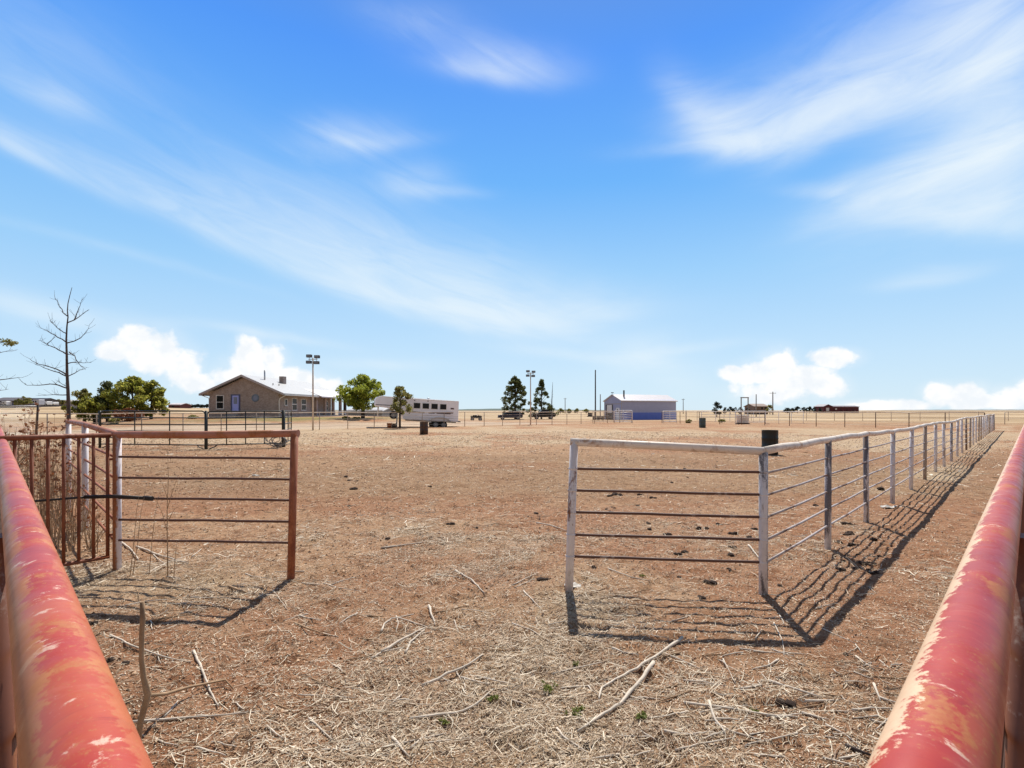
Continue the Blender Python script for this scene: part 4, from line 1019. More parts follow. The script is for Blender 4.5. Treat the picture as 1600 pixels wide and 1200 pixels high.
# ---------------------------------------------------------------- parked vehicles (nose towards -x)
def car(name, px, d, side, top_, label, paint, W=1.85, bed=None, yaw=0.0, wheels=(.9, 3.6)):
    x, y, z = GP(px, d)
    e = thing(name, (x, y, z), label, 'pickup' if bed else 'car', rz=yaw)
    b = MB(); b.prism(side, 1, 0, W); b.build('body', paint, e, bevel=.06)
    lo_, hi_ = top_                      # beltline and roofline x-ranges: (x0, x1, z)
    ins = .20
    v = [(lo_[0], .06, lo_[2]), (lo_[1], .06, lo_[2]), (lo_[1], W-.06, lo_[2]), (lo_[0], W-.06, lo_[2]), (hi_[0], ins, hi_[2]), (hi_[1], ins, hi_[2]), (hi_[1], W-ins, hi_[2]), (hi_[0], W-ins, hi_[2])]
    b = MB().add(v, [(3, 2, 1, 0), (4, 5, 6, 7), (0, 1, 5, 4), (1, 2, 6, 5), (2, 3, 7, 6), (3, 0, 4, 7)]); b.build('cabin', paint, e, bevel=.04)
    def lerp(a, b_, t_): return tuple(p+(q-p)*t_ for p, q in zip(a, b_))
    def pane(a, b_, c_, d_, m0, m1, nm, outv):
        # inset quad lying just off the cabin face
        q = [lerp(lerp(a, b_, m0), lerp(d_, c_, m0), .12), lerp(lerp(a, b_, m1), lerp(d_, c_, m1), .12), lerp(lerp(a, b_, m1), lerp(d_, c_, m1), .88), lerp(lerp(a, b_, m0), lerp(d_, c_, m0), .88)]
        o_ = [tuple(p+s*k for p, s in zip(pt, outv)) for pt in q for k in (.012,)]
        i_ = [tuple(p-s*.02 for p, s in zip(pt, outv)) for pt in q]
        MB().add(o_+i_, [(0, 1, 2, 3), (7, 6, 5, 4), (0, 4, 5, 1), (1, 5, 6, 2), (2, 6, 7, 3), (3, 7, 4, 0)]).build(nm, 'dark_glass' if 'side' in nm or 'rear' in nm else 'painted_sky_glass', e)
    n2 = 2 if not bed else 2
    for m0, m1 in ((.06, .50), (.54, .94)):
        pane(v[0], v[1], v[5], v[4], m0, m1, 'side_window', (0, -1, .2)); pane(v[3], v[2], v[6], v[7], m0, m1, 'side_window', (0, 1, .2))
    pane(v[0], v[3], v[7], v[4], .05, .95, 'windscreen', (-.75, 0, .65)); pane(v[1], v[2], v[6], v[5], .06, .94, 'rear_window', (.8, 0, .5))
    for wx in wheels:
        wheel(e, wx, .34, -.02, .34, 1); wheel(e, wx, .34, W+.02, .34, -1)
    xs = min(p[0] for p in side); xe = max(p[0] for p in side)
    for yy in (.22, W-.22):
        MB().box((xs+.10, yy, .78), (.16, .34, .16)).build('headlight', 'chrome', e, bevel=.03)
        MB().box((xe-.03, yy, .86), (.12, .22, .22)).build('tail_light', M.setdefault('redlamp', plain('red_lens', (.3, .02, .02, 1), .1, 3, .2)), e)
    MB().box((xs+.06, W/2, .45), (.16, W-.1, .18)).build('bumper', 'black', e, bevel=.03)
    for yy in (-.09, W+.09): MB().box((lo_[0]+.55, yy, lo_[2]+.06), (.16, .2, .13)).build('mirror', paint, e, bevel=.02)
    MB().span((1.9, -.03, .92), (2.05, -.005, .96)).build('door_handle', 'chrome', e)
    if bed:
        MB().span((bed[0], .12, .80), (bed[1], W-.12, 1.13)).build('bed_liner', 'black', e)
    return e
M['painted_sky_glass'] = plain('windscreen_with_painted_sky', (.30, .31, .36, 1), .1, 1, .12, spec=.6)  # pale colour stands in for sky reflected in the windscreens
M['navy'] = plain('navy_blue_car_paint', (.010, .013, .045, 1), .2, 1, .22, spec=.5)
M['blackcar'] = plain('black_car_paint', (.008, .008, .010, 1), .2, 1, .25, spec=.4)
car('parked_car', 778, 90, [(0, .32), (4.25, .32), (4.35, .62), (4.28, 1.02), (1.25, .98), (.25, .80), (.02, .62)], ((.95, 4.25, 1.0), (2.05, 3.75, 1.56)), 'small navy blue hatchback parked in front of the big pine', 'navy', wheels=(.82, 3.5), yaw=.05)
car('pickup_truck', 832, 94, [(0, .40), (4.1, .40), (4.2, .60), (4.2, 1.14), (1.2, 1.12), (.12, 1.02), (0, .80)], ((1.15, 3.0, 1.12), (1.75, 2.9, 1.76)), 'black pickup parked under the smaller pine, right of the hatchback', 'blackcar', bed=(3.05, 4.15), wheels=(.82, 3.4), yaw=.04)

# small dark quad bike in the field, nose to the right
x, y, z = GP(744, 80)
e = thing('quad_bike', (x, y, z), 'small dark quad bike standing in the field right of the horse trailer', 'quad bike', rz=.08)
b = MB(); b.prism([(-.85, .52), (-.2, .42), (.3, .42), (.55, .50), (.88, .55), (.92, .72), (.5, .84), (.25, .86), (.1, .74), (-.45, .74), (-.88, .78)], 1, -.36, .36); b.build('body', 'blackcar', e, bevel=.04)
MB().prism([(-.55, .745), (.08, .745), (.14, .84), (-.1, .88), (-.5, .90)], 1, -.16, .16).build('seat', 'black', e, bevel=.03)
MB().box((.02, 0, .93), (.34, .36, .13)).build('sunlit_seat_patch', 'trim_white', e, bevel=.03)  # white box added as the sunlit patch on the seat
f = MB().tube([(.40, 0, .80), (.28, 0, 1.04)], .03, 8); f.tube([(.20, -.38, 1.06), (.28, -.15, 1.04), (.28, .15, 1.04), (.20, .38, 1.06)], .018, 8); f.build('handlebar', 'black_iron', e)
for xc, nm in ((.70, 'front_rack'), (-.68, 'rear_rack')):
    f = MB()
    for s_ in (-.3, -.1, .1, .3): f.tube([(xc-.24, s_, .90), (xc+.24, s_, .90)], .012, 6)
    for s_ in (-.24, .24): f.tube([(xc+s_, -.34, .90), (xc+s_, .34, .90)], .012, 6)
    for s_ in (-.2, .2): f.tube([(xc, s_, .60), (xc, s_, .90)], .012, 6)
    f.build(nm, 'black_iron', e)
for wx in (-.58, .62):
    for sy_ in (-1, 1): wheel(e, wx, .29, sy_*.56, .29, -sy_)
MB().box((.90, 0, .66), (.05, .30, .10)).build('headlight', 'chrome', e)

# trough
x, y, z = GP(1160.5, 62.5)
e = thing('water_trough', (x, y, z), 'white plastic water tank standing in the pipe pen', 'trough')
MB().lathe([(0, .12), (.60, .12), (.66, .2), (.74, .98), (.78, 1.0), (.78, 1.04), (.70, 1.04), (.62, .25), (0, .25)], 26).build('tank', 'trim_white', e)
MB().lathe([(0, 0), (.78, 0), (.78, .10), (.62, .119), (0, .119)], 26).build('stand', 'black_iron', e)

# ---------------------------------------------------------------- light poles and utility poles
def light_pole(px, d, top_py, label):
    x, y, z = GP(px, d); h = Z(top_py, d)-z
    e = thing('light_pole', (x, y, z), label, 'light pole', 'floodlight poles by the arena')
    MB().tube([(0, 0, -.3), (0, 0, h*.5), (0, 0, h)], [.075, .065, .05], 12).build('pole', 'far_pipe', e)
    f = MB().tube([(-.36, 0, h-.12), (.36, 0, h-.12)], .03, 8)
    for s in (-.3, .3): f.tube([(s, 0, h-.34), (s, 0, h+.14)], .02, 6)
    f.build('crossarm', 'galv', e)
    for s, zz in ((-.30, h+.14), (.34, h+.08), (-.32, h-.36), (.30, h-.40)):
        o = MB().box((s, -.02, zz), (.42, .26, .24), rz=.15*s).build('floodlight', 'black_iron', e, bevel=.02)
        MB().box((s, -.158, zz), (.36, .012, .18), rz=.15*s).build('lens', M.setdefault('lens', plain('grey_lamp_glass', (.16, .18, .22, 1), .2, 4, .25)), o)
light_pole(489, 42.2, 559, 'tall pale pole with four floodlights in front of the brick house')
light_pole(829, 59.5, 582, 'tall pale pole with four floodlights between the two dark pines')
def utility_pole(px, d, base_py, top_py, arm, label, r=.13, mat='dark_wood', group=None):
    x = X(px, d); z = tz(x, d); h = Z(top_py, d)-z
    e = thing('utility_pole', (x, d, z), label, 'utility pole', group)
    MB().tube([(0, 0, -.4), (0, 0, h)], [r, r*.75], 10).build('pole', mat, e)
    if arm:
        MB().box((0, 0, h-arm*.35), (arm*1.5, .12, .14)).build('crossarm', mat, e)
        for s in (-.6, 0, .6):
            MB().lathe([(.05, 0), (.07, .06), (.03, .14), (0, .15)], 8, (s*arm, 0, h-arm*.35+(.07 if s else .35))).build('insulator', 'galv', e)
M['pale_wood'] = plain('greyed_pole_wood', (.24, .22, .21, 1), .2, 3, .9)
utility_pole(930.3, 92, 650, 578, 0, 'thick tall dark pole left of the metal shop', .13)
utility_pole(938, 94, 650, 616, 0, 'short pale post right beside the tall dark pole', .1, 'pale_wood')
utility_pole(883, 260, 641, 622, 1.0, 'distant pale utility pole right of the dead tree', .2, 'pale_wood')
utility_pole(1067.5, 240, 641, 623, 1.0, 'distant pale utility pole right of the metal shop', .18, 'pale_wood')
utility_pole(1207.5, 190, 641, 612, 1.6, 'utility pole with crossarm right of the far brown house', .22, 'pale_wood')
utility_pole(1181.5, 130, 641, 616, 0, 'bare pole in front of the far brown house', .14, 'pale_wood')
# tall gateway frame
x, y, z = X(1163.5, 120), 120, tz(X(1163.5, 120), 120)
e = thing('ranch_gateway', (x, y, z), 'tall narrow pale frame gateway left of the far brown house', 'gateway')
hg = Z(621.5, 120)-z; wg = 5.4/810*120
for s in (-wg, wg): MB().box((s, 0, hg/2-.1), (.18, .18, hg+.2)).build('post', 'pale_wood', e)
MB().box((0, 0, hg+.03), (2*wg+.3, .2, .22)).build('lintel', 'pale_wood', e)

# ---------------------------------------------------------------- far buildings
def far_house(name, px0, px1, d, base, eave, apex, depth, label, cat, wallc, roofc, gable_w=0, extras=None, rz=0.0):
    """long building side-on; gable_w (px) adds a taller cross gable at its left end"""
    x0, x1 = X(px0, d), X(px1, d); zb = Z(base, d); 
    xm = (x0+x1)/2; zg = min(tz(xm, d), zb)
    e = thing(name, (x0, d, zb), label, cat, rz=rz)
    L = x1-x0; he = Z(eave, d)-zb; ha = Z(apex, d)-zb
    M['w'+label] = plain(name+'_wall', wallc, .15, .5, .8); M['r'+label] = plain(name+'_roof', roofc, .1, .4, .6)
    MB().prism([(0, -1.5), (depth, -1.5), (depth, he), (depth/2, ha-.15), (0, he)], 0, 0, L).build('wall', 'w'+label, e)
    b = MB(); o_ = .35
    v = [(-o_, -o_, he-.1), (-o_, depth/2, ha), (-o_, depth+o_, he-.1), (L+o_, -o_, he-.1), (L+o_, depth/2, ha), (L+o_, depth+o_, he-.1)]
    b.add(v+[(x, y, z-.2) for x, y, z in v], [(0, 1, 4, 3), (1, 2, 5, 4), (6, 9, 10, 7), (7, 10, 11, 8), (0, 6, 7, 1), (1, 7, 8, 2), (2, 8, 11, 5), (5, 11, 10, 4), (4, 10, 9, 3), (3, 9, 6, 0)])
    b.build('roof', 'r'+label, e)
    if gable_w:
        gw = gable_w/F*d; gh = ha*1.12
        MB().prism([(-gw, -1.5), (0, -1.5), (0, he*1.05), (-gw/2, gh), (-gw, he*1.05)], 1, -.8, depth).build('gable_bay', 'w'+label, e)
        g = MB(); 
        for sx_ in (-1, 1):
            c_ = -gw/2; xe = c_+sx_*(gw/2+.4)
            g.add([(c_, -1.1, gh+.12), (xe, -1.1, he*1.05-.25), (xe, depth, he*1.05-.25), (c_, depth, gh+.12), (c_, -1.1, gh+.34), (xe, -1.1, he*1.05-.05), (xe, depth, he*1.05-.05), (c_, depth, gh+.34)], [(0, 1, 2, 3), (7, 6, 5, 4), (0, 4, 5, 1), (1, 5, 6, 2), (2, 6, 7, 3), (3, 7, 4, 0)])
        g.build('gable_roof', 'r'+label, e)
    for (a, c_, z0, z1, nm, mt) in (extras or []):
        MB().span((a*L, -.06 if a >= 0 else -.87, z0*he), (c_*L, -.005 if a >= 0 else -.805, z1*he)).build(nm, mt, e)
    return e
M['barnwhite'] = plain('pale_barn_trim', (.62, .58, .58, 1), .08, 1, .7)
far_house('barn', 1299, 1342, 300, 642.5, 635.2, 633.6, 9, 'long dark red barn with a cross gable on the right horizon', 'barn', (.085, .016, .022, 1), (.20, .18, .21, 1), 13,
          [(-.22, -.11, .05, .72, 'barn_door', 'barnwhite'), (.14, .20, .32, .62, 'window', 'barnwhite'), (.34, .36, 0, .6, 'door', 'black'), (.56, .58, 0, .6, 'door', 'black'), (.78, .80, 0, .6, 'door', 'black')])
far_house('house', 1179, 1200, 210, 641.5, 634.5, 630.6, 9, 'far brown farmhouse left of the crossarm utility pole', 'house', (.17, .11, .085, 1), (.24, .16, .12, 1), 0,
          [(.06, .16, .25, .8, 'window', 'barnwhite'), (.5, .62, .3, .75, 'window', 'dark_glass'), (.75, .9, .3, .75, 'window', 'dark_glass')])
far_house('house', -14, 25, 170, 635.0, 625.5, 620.5, 9, 'long low brown building at the far left edge', 'house', (.12, .095, .11, 1), (.12, .10, .10, 1), 0, [(.72, .9, .1, .6, 'garage_door', 'frame_blue')])
far_house('shed', 35, 62, 185, 634.0, 625.5, 621.5, 8, 'dark roofed shed behind the white vehicles at far left', 'shed', (.10, .09, .10, 1), (.035, .03, .035, 1), 0, [(.5, .8, 0, .8, 'door', 'black')])
far_house('house', 78, 104, 240, 632.0, 627.5, 624.5, 9, 'pinkish brown house far behind the bare tree', 'house', (.26, .19, .17, 1), (.22, .13, .11, 1), 0, [(.2, .3, .3, .8, 'window', 'dark_glass')])
far_house('shed', 112, 130, 150, 632.0, 626, 621.0, 8, 'white roofed shed just right of the bare tree trunk', 'shed', (.40, .38, .38, 1), (.66, .65, .64, 1), 0, [(.3, .55, 0, .7, 'door', 'dark_wood')])
far_house('shed', 263, 281, 230, 636.0, 632.0, 629.5, 8, 'small dark red shed with pale roof left of the brick house', 'shed', (.13, .035, .03, 1), (.60, .56, .56, 1), 0, [(.3, .5, 0, .7, 'door', 'black')])
def far_vehicle(px, d, base, L, hgt, label, cat, name, col):
    x = X(px, d); z = Z(base, d); M['v'+label] = plain(name+'_paint', col, .06, 1, .4)
    e = thing(name, (x, d, z), label, cat)
    MB().prism([(0, .45), (L, .45), (L, hgt), (.5, hgt), (0, hgt*.75)], 1, 0, 2.2).build('body', 'v'+label, e, bevel=.08)
    for a, c_ in ((.18, .36), (.5, .68)): MB().span((a*L, -.03, hgt*.55), (c_*L, -.004, hgt*.82)).build('window', 'dark_glass', e)
    for a in (.25, .78): wheel(e, a*L, .4, -.05, .4, 1)
far_vehicle(49, 168, 634.5, 2.4, 2.1, 'silver grey camper parked before the dark shed at far left', 'camper', 'camper', (.45, .46, .52, 1))
far_vehicle(66, 172, 634.3, 1.5, 1.5, 'small white van right of the silver camper at far left', 'van', 'parked_van', (.74, .74, .74, 1))
far_vehicle(74.5, 175, 634.0, 1.9, 1.25, 'low white car at the right end of the far left vehicles', 'car', 'parked_car', (.72, .72, .72, 1))
far_vehicle(0.5, 168, 635, 1.9, 1.7, 'white parked car before the long building at the far left edge', 'car', 'parked_car', (.70, .70, .72, 1))
# ---------------------------------------------------------------- foliage
def leaves(centres, radii, per, size, seed, flat=.8):
    g = np.random.default_rng(seed)
    c = np.repeat(np.asarray(centres, float), per, 0); r = np.repeat(np.asarray(radii, float), per)
    n = len(c)
    d = g.normal(0, 1, (n, 3)); d /= np.linalg.norm(d, axis=1)[:, None]
    p = c+d*(r*g.random(n)**.5)[:, None]*np.array([1, 1, flat])
    a = g.normal(0, 1, (n, 3)); a /= np.linalg.norm(a, axis=1)[:, None]
    b = np.cross(a, g.normal(0, 1, (n, 3))); b /= np.linalg.norm(b, axis=1)[:, None]
    s = size*(.5+.9*g.random(n)); a *= s[:, None]; b *= (s*.55)[:, None]
    return np.stack([p-a, p+b, p+a, p-b], 1)
def crown_tree(name, px, d, top_py, halfw, prof, nclump, per, lsize, csize, mat, label, seed, base_z=None, trunk_r=.14, z0=.25, group=None, lean=0.0, bark='bark', cat='tree', multi=1, depth=1.0, limbs=True):
    """prof: [(height fraction, half-width fraction)...] of the crown; halfw in metres"""
    g = np.random.default_rng(seed)
    x = X(px, d); z = tz(x, d) if base_z is None else base_z
    hgt = Z(top_py, d)-z
    e = thing(name, (x, d, z), label, cat, group)
    zs, ws = zip(*prof)
    cs = []; rs = []
    for k in range(nclump):
        f = zs[0]+(zs[-1]-zs[0])*(g.random()**.9)
        wv = np.interp(f, zs, ws)*halfw; an = g.uniform(0, 2*math.pi); rad = wv*(.25+.75*g.random()**.6)*(.82+.3*g.random())
        cs.append((rad*math.cos(an)+lean*f*hgt, rad*math.sin(an)*depth, f*hgt)); rs.append(csize*(.55+.8*g.random()))
    cs.append((lean*hgt, 0, zs[-1]*hgt)); rs.append(csize*.6)
    for m_ in range(multi):
        ox = (m_-(multi-1)/2)*trunk_r*3
        tb = MB(); pts = [(ox*.4, 0, -.3), (ox, .02, hgt*.25), (ox*1.6+lean*hgt*.5+.04, -.03, hgt*.55), (ox*1.2+lean*hgt*.9, 0, hgt*.93)]
        tb.tube(pts, [trunk_r*1.25, trunk_r, trunk_r*.6, trunk_r*.15], 9); tr = tb.build('trunk', bark, e)
    if limbs:
        lb = MB()
        for c_, r_ in list(zip(cs, rs))[::2]:
            zz = max(z0*hgt*.8, c_[2]*.72); s0 = (lean*zz, 0, zz)
            mid = ((s0[0]+c_[0])*.5, (s0[1]+c_[1])*.5, (s0[2]*.45+c_[2]*.55))
            lb.tube([s0, mid, c_], [trunk_r*.30, trunk_r*.2, trunk_r*.06], 5, False)
        lb.build('limbs', bark, tr)
    bulk('crown', leaves(cs, rs, per, lsize, seed+1), 4, mat, e)
    return e
PINE = [(.12, .55), (.25, 1.0), (.45, .8), (.65, .55), (.85, .26), (1.0, .03)]
BUSHY = [(.16, .5), (.3, .95), (.5, 1.0), (.7, .72), (.88, .38), (1.0, .08)]
ROUND = [(.22, .35), (.32, .8), (.5, 1.0), (.7, .92), (.87, .6), (1.0, .15)]
crown_tree('pine_tree', 207, 54, 591.5, 3.1, BUSHY, 84, 120, .13, .50, 'leaf_olive', 'tallest and fullest green pine of the clump left of the brick house', 11, z0=.2, multi=3, trunk_r=.12, group='pines left of the brick house')
crown_tree('pine_tree', 236, 55, 599, 2.0, BUSHY, 46, 110, .13, .46, 'leaf_olive', 'olive pine leaning out at the right end of the clump left of the house', 12, lean=.05, group='pines left of the brick house')
crown_tree('pine_tree', 168, 54, 599.5, 1.5, [(.25, .9), (.4, 1.1), (.55, .5), (.7, .55), (.85, .5), (1, .1)], 34, 100, .12, .40, 'leaf_pine', 'slim dark pine with an open top standing left of the tallest pine', 13, z0=.3, group='pines left of the brick house')
crown_tree('pine_tree', 150, 53, 622, 2.4, ROUND, 46, 110, .12, .42, 'leaf_olive', 'low spreading olive pine at the foot of the slim dark pine', 14, z0=.3, multi=2, group='pines left of the brick house')
crown_tree('pine_tree', 132, 53, 610, 1.15, [(.25, .8), (.45, .9), (.7, .75), (.9, .6), (1, .2)], 24, 80, .11, .34, 'leaf_dull', 'thin sparse grey green pine at the left end of the clump', 15, z0=.35, group='pines left of the brick house')
crown_tree('shrub', 199, 50, 641, 1.3, ROUND, 26, 90, .10, .35, 'leaf_dry', 'rounded russet shrub under the tallest pine', 16, z0=.1, trunk_r=.05, cat='shrub')
crown_tree('broadleaf_tree', 567, 61, 589, 2.95, [(.24, .30), (.34, .75), (.5, 1.0), (.68, .98), (.84, .70), (.95, .35), (1, .1)], 130, 110, .12, .44, 'leaf_green', 'full leafy green tree between the brick house and the horse trailer', 21, trunk_r=.20, z0=.28, bark='dark_bark')
crown_tree('small_tree', 625, 47.6, 607, 1.22, [(.36, .6), (.45, 1.0), (.6, 1.05), (.75, .8), (.9, .6), (1, .25)], 34, 70, .10, .30, 'leaf_dull', 'small dull leaved tree standing in front of the horse trailer', 22, trunk_r=.075, z0=.38, bark='dark_bark')
crown_tree('pine_tree', 805, 97, 589.5, 2.95, [(.10, .85), (.2, .95), (.4, 1.0), (.6, .8), (.78, .5), (.9, .3), (1, .08)], 112, 90, .15, .42, 'leaf_pine', 'wide dark pine behind the navy hatchback', 23, trunk_r=.17, bark='dark_bark', group='dark pines behind the parked vehicles')
crown_tree('pine_tree', 846, 100, 594.5, 2.3, [(.16, .6), (.3, .9), (.5, .85), (.68, .65), (.84, .25), (1, .03)], 60, 80, .14, .38, 'leaf_pine', 'narrower dark pine with gaps behind the black pickup', 24, trunk_r=.15, z0=.2, bark='dark_bark', group='dark pines behind the parked vehicles')
crown_tree('shrub', 830, 100, 637.5, 1.0, ROUND, 14, 60, .13, .36, 'leaf_pine', 'low dark bush between the two dark pines', 25, trunk_r=.05, z0=.1, cat='shrub')
crown_tree('shrub', 862, 101, 637.5, 1.2, ROUND, 14, 60, .13, .36, 'leaf_pine', 'low dark bush at the foot of the dead spire tree', 26, trunk_r=.05, z0=.1, cat='shrub')
# dead spire
x, y, z = GP(861.5, 100)
e = thing('dead_tree', (x, y, z), 'bare dead spire of a conifer right of the narrower dark pine', 'tree'); h = Z(597, 100)-z
g = random.Random(8)
MB().tube([(0, 0, -.3), (.1, 0, h*.5), (.26, 0, h)], [.12, .08, .02], 8).build('trunk', 'dark_bark', e)
lb = MB()
for k in range(26):
    zz = h*(.2+.75*k/26); an = g.uniform(0, 6.28); l = .55*(1.1-k/26)
    lb.tube([(.26*zz/h, 0, zz), (.26*zz/h+l*math.cos(an), l*math.sin(an), zz+.05)], [.02, .006], 4, False)
lb.build('limbs', 'dark_bark', e)
# rows of far trees, each its own thing
def far_tree(px, d, top, hw_px, label, seed, base=None, mat='leaf_far', cat='tree', group=None, name='far_tree'):
    hw = hw_px/F*d; zb = Z(base, d) if base else None
    n = 16; crown_tree(name, px, d, top, hw, ROUND, n, 40, hw*.16, hw*.42, mat, label, seed, base_z=zb, trunk_r=hw*.08, z0=.15, cat=cat, group=group, limbs=False)
far_tree(1120, 125, 630.2, 8, 'dark round tree at the left end of the far tree line, right of the shop', 31)
for k, (px, top, w_) in enumerate(((1133, 637.6, 4), (1141, 636.4, 5), (1149, 637.3, 4), (1157, 637.0, 4), (1169, 637.8, 4))):
    far_tree(px, 200, top, w_, 'low dark bush in the row beside the tall gateway', 40+k, group='far bushes by the gateway', cat='shrub', name='far_bush')
far_tree(1203, 200, 634.0, 6, 'brownish bush against the right side of the far farmhouse', 50, mat='leaf_dull', cat='shrub', name='far_bush')
for k, (px, top, w_) in enumerate(((1246, 636.0, 5), (1257, 637.0, 4), (1265, 635.8, 4.5), (1272, 637.2, 3.5), (1281, 638.4, 4), (1230, 638.8, 6), (1238, 638.6, 4))):
    far_tree(px, 290, top, w_, 'dark bush in the far row left of the red barn', 55+k, group='far bushes left of the barn', cat='shrub', name='far_bush')
for k in range(9):
    far_tree(284+5*k, 320, 632.8+.7*math.sin(k*2.1), 4.2, 'dark tree in the far row left of the brick house', 70+k, 637.0, group='far trees left of the brick house')
for k, (px, top) in enumerate(((36, 620), (43, 623.0), (29, 624))):
    far_tree(px, 160, top, 5.5, 'green bush between the far left buildings', 90+k, 634.5, 'leaf_dull', 'shrub', 'bushes by the far left buildings', 'far_bush')
for k, (px, top) in enumerate(((92, 624.5), (97, 625.5), (107, 626))):
    far_tree(px, 200, top, 4.5, 'dull bush near the pinkish house at far left', 95+k, 632.5, 'leaf_dull', 'shrub', 'bushes by the pinkish far house', 'far_bush')
for k, (px, top) in enumerate(((876, 639.0), (889, 639.3), (902, 639.2), (916, 639.5))):
    far_tree(px, 260, top, 5, 'low grey scrub bush on the far plain left of the tall dark pole', 102+k, None, 'leaf_dull', 'shrub', 'scrub on the far plain', 'far_bush')
for k, (px, d, hw, top) in enumerate(((1128, 66, .42, 656.5), (541, 57, .5, 652), (556, 58, .4, 653), (178, 45, .5, 655), (300, 54, .6, 650), (1077, 66, .35, 656))):
    x = X(px, d); crown_tree('shrub', px, d, top, hw, ROUND, 14, 60, .06, .2, 'leaf_dull', ['small dull weed bush right of the grey green barrel', 'small bush below the porch end of the brick house', 'small bush between the porch and the leafy tree', 'small weed bush in front of the low spreading pine', 'low bush near the left corner of the brick house', 'small weed bush left of the grey green barrel'][k], 110+k, trunk_r=.03, z0=.1, cat='shrub', limbs=False)
far_house('shed', 541, 597, 118, 645.5, 641.0, 636.5, 12, 'long low grey shed behind the leafy green tree', 'shed', (.20, .19, .19, 1), (.42, .41, .42, 1))

# ---------------------------------------------------------------- bare trees
def bare_tree(label, px0, d, trunk, limbs, r0, seed, leafy=None, name='bare_tree'):
    g = random.Random(seed)
    x, y, z = GP(px0, d); e = thing(name, (x, y, z), label, 'tree')
    def p3(q, yo): return Vector((X(q[0], d+yo)-x, yo, Z(q[1], d+yo)-z))
    tp = [p3(q, .05*math.sin(k)) for k, q in enumerate(trunk)]; tp[0].z = -.3
    n = len(tp); MB().tube(tp, [r0*(1-.97*min(1, (tp[k].z+.3)/(tp[-1].z+.3)))**1.1+.008 for k in range(n)], 10).build('trunk', 'bark', e)
    for li, L in enumerate(limbs):
        b = MB(); sg = g.uniform(-.6, .6); m_ = len(L); pts = []
        base_l = (Vector((L[0][0], L[0][1], 0))-Vector((L[-1][0], L[-1][1], 0))).length/F*d
        for k, q in enumerate(L): pts.append(p3(q, sg*base_l*(k/(m_-1))))
        # smooth the limb
        sm = [pts[0]]
        for k in range(len(pts)-1): sm += [pts[k].lerp(pts[k+1], .5)+Vector((g.uniform(-.02, .02),)*3), pts[k+1]]
        n2 = len(sm); rb = min(.036, .010+.010*base_l)
        b.tube(sm, [rb*(1-k/(n2-1))+.0045 for k in range(n2)], 6)
        for k in range(2, n2):
            for rep in range(2):
                if g.random() < .75:
                    dv = (sm[k]-sm[k-1]).normalized(); tv = (dv*g.uniform(.2, 1)+Vector((g.uniform(-1, 1), g.uniform(-1, 1), g.uniform(-.2, 1.0)))).normalized()
                    l = g.uniform(.12, .45); q0 = sm[k-1].lerp(sm[k], g.random())
                    b.tube([q0, q0+tv*l*.5, q0+tv*l+Vector((0, 0, l*.15))], [.006, .005, .0035], 4, False)
        o = b.build('limb', 'bark', e)
        if leafy and li in leafy:
            cs = [tuple(sm[-1].lerp(sm[max(0, n2-4)], g.random())+Vector((g.uniform(-.1, .1), g.uniform(-.1, .1), g.uniform(-.05, .14)))) for _ in range(9)]
            bulk('leaf_cluster', leaves(cs, [.13]*9, 26, .05, seed+li), 4, 'leaf_dull', o)
    return e
bare_tree('tall bare leafless tree standing behind the red gate at the left', 107, 25,
    [(107, 690), (107.5, 660), (107, 632), (106.2, 610), (104.8, 585), (104.3, 555), (103.6, 530), (104.6, 510), (106.3, 495), (105.3, 485), (106.2, 474), (109, 462), (112.5, 449)],
    [[(104, 586), (95, 580), (80, 574), (60, 569), (50, 564), (41, 558)], [(104, 588), (92, 582), (78, 578), (62, 571), (55, 569)],
     [(103, 553), (92, 547), (80, 541), (73, 538), (66, 534), (60, 532)], [(73, 538), (80, 532), (87, 526)], [(102.5, 534), (90, 527), (80, 521), (70, 515), (62, 510)],
     [(103.5, 521), (95, 516), (88, 511), (82, 505), (78, 498)], [(105.5, 494), (98, 488), (94, 480), (90, 470), (85, 462)],
     [(106, 504), (116, 500), (125, 494), (132, 488), (138, 484)], [(116, 500), (120, 490), (125, 478), (129, 467)], [(104.5, 536), (116, 533), (126, 528), (134, 520), (140, 507)],
     [(104.5, 554), (110, 553.5), (116, 554)], [(108, 550), (117, 556), (122, 566), (127, 573), (134, 578)], [(105.5, 568), (115, 566), (130, 567), (143, 566.5)],
     [(106, 588), (117, 583), (125, 578), (132, 577)], [(106, 606), (97, 600), (90, 594)], [(106, 607), (92, 602), (78, 600), (60, 602), (42, 602), (36, 598)], [(106.5, 617), (90, 617), (78, 617), (60, 617.5)]],
    .098, 5)
bare_tree('nearly bare tree at the left edge, only its branch tips in view', -48, 23,
    [(-48, 700), (-48, 640), (-46, 590), (-49, 540), (-52, 490), (-50, 450)],
    [[(-46, 552), (-25, 543), (-8, 538), (8, 534), (23, 537)], [(-46, 566), (-20, 556), (0, 551), (20, 546)], [(-46, 604), (-25, 596), (0, 593.5), (20, 591), (35, 590)], [(-46, 618), (-20, 604), (0, 610), (14, 608)], [(-49, 530), (-80, 500), (-100, 480)], [(-49, 500), (-30, 470), (-22, 450)]],
    .13, 9, leafy={0})

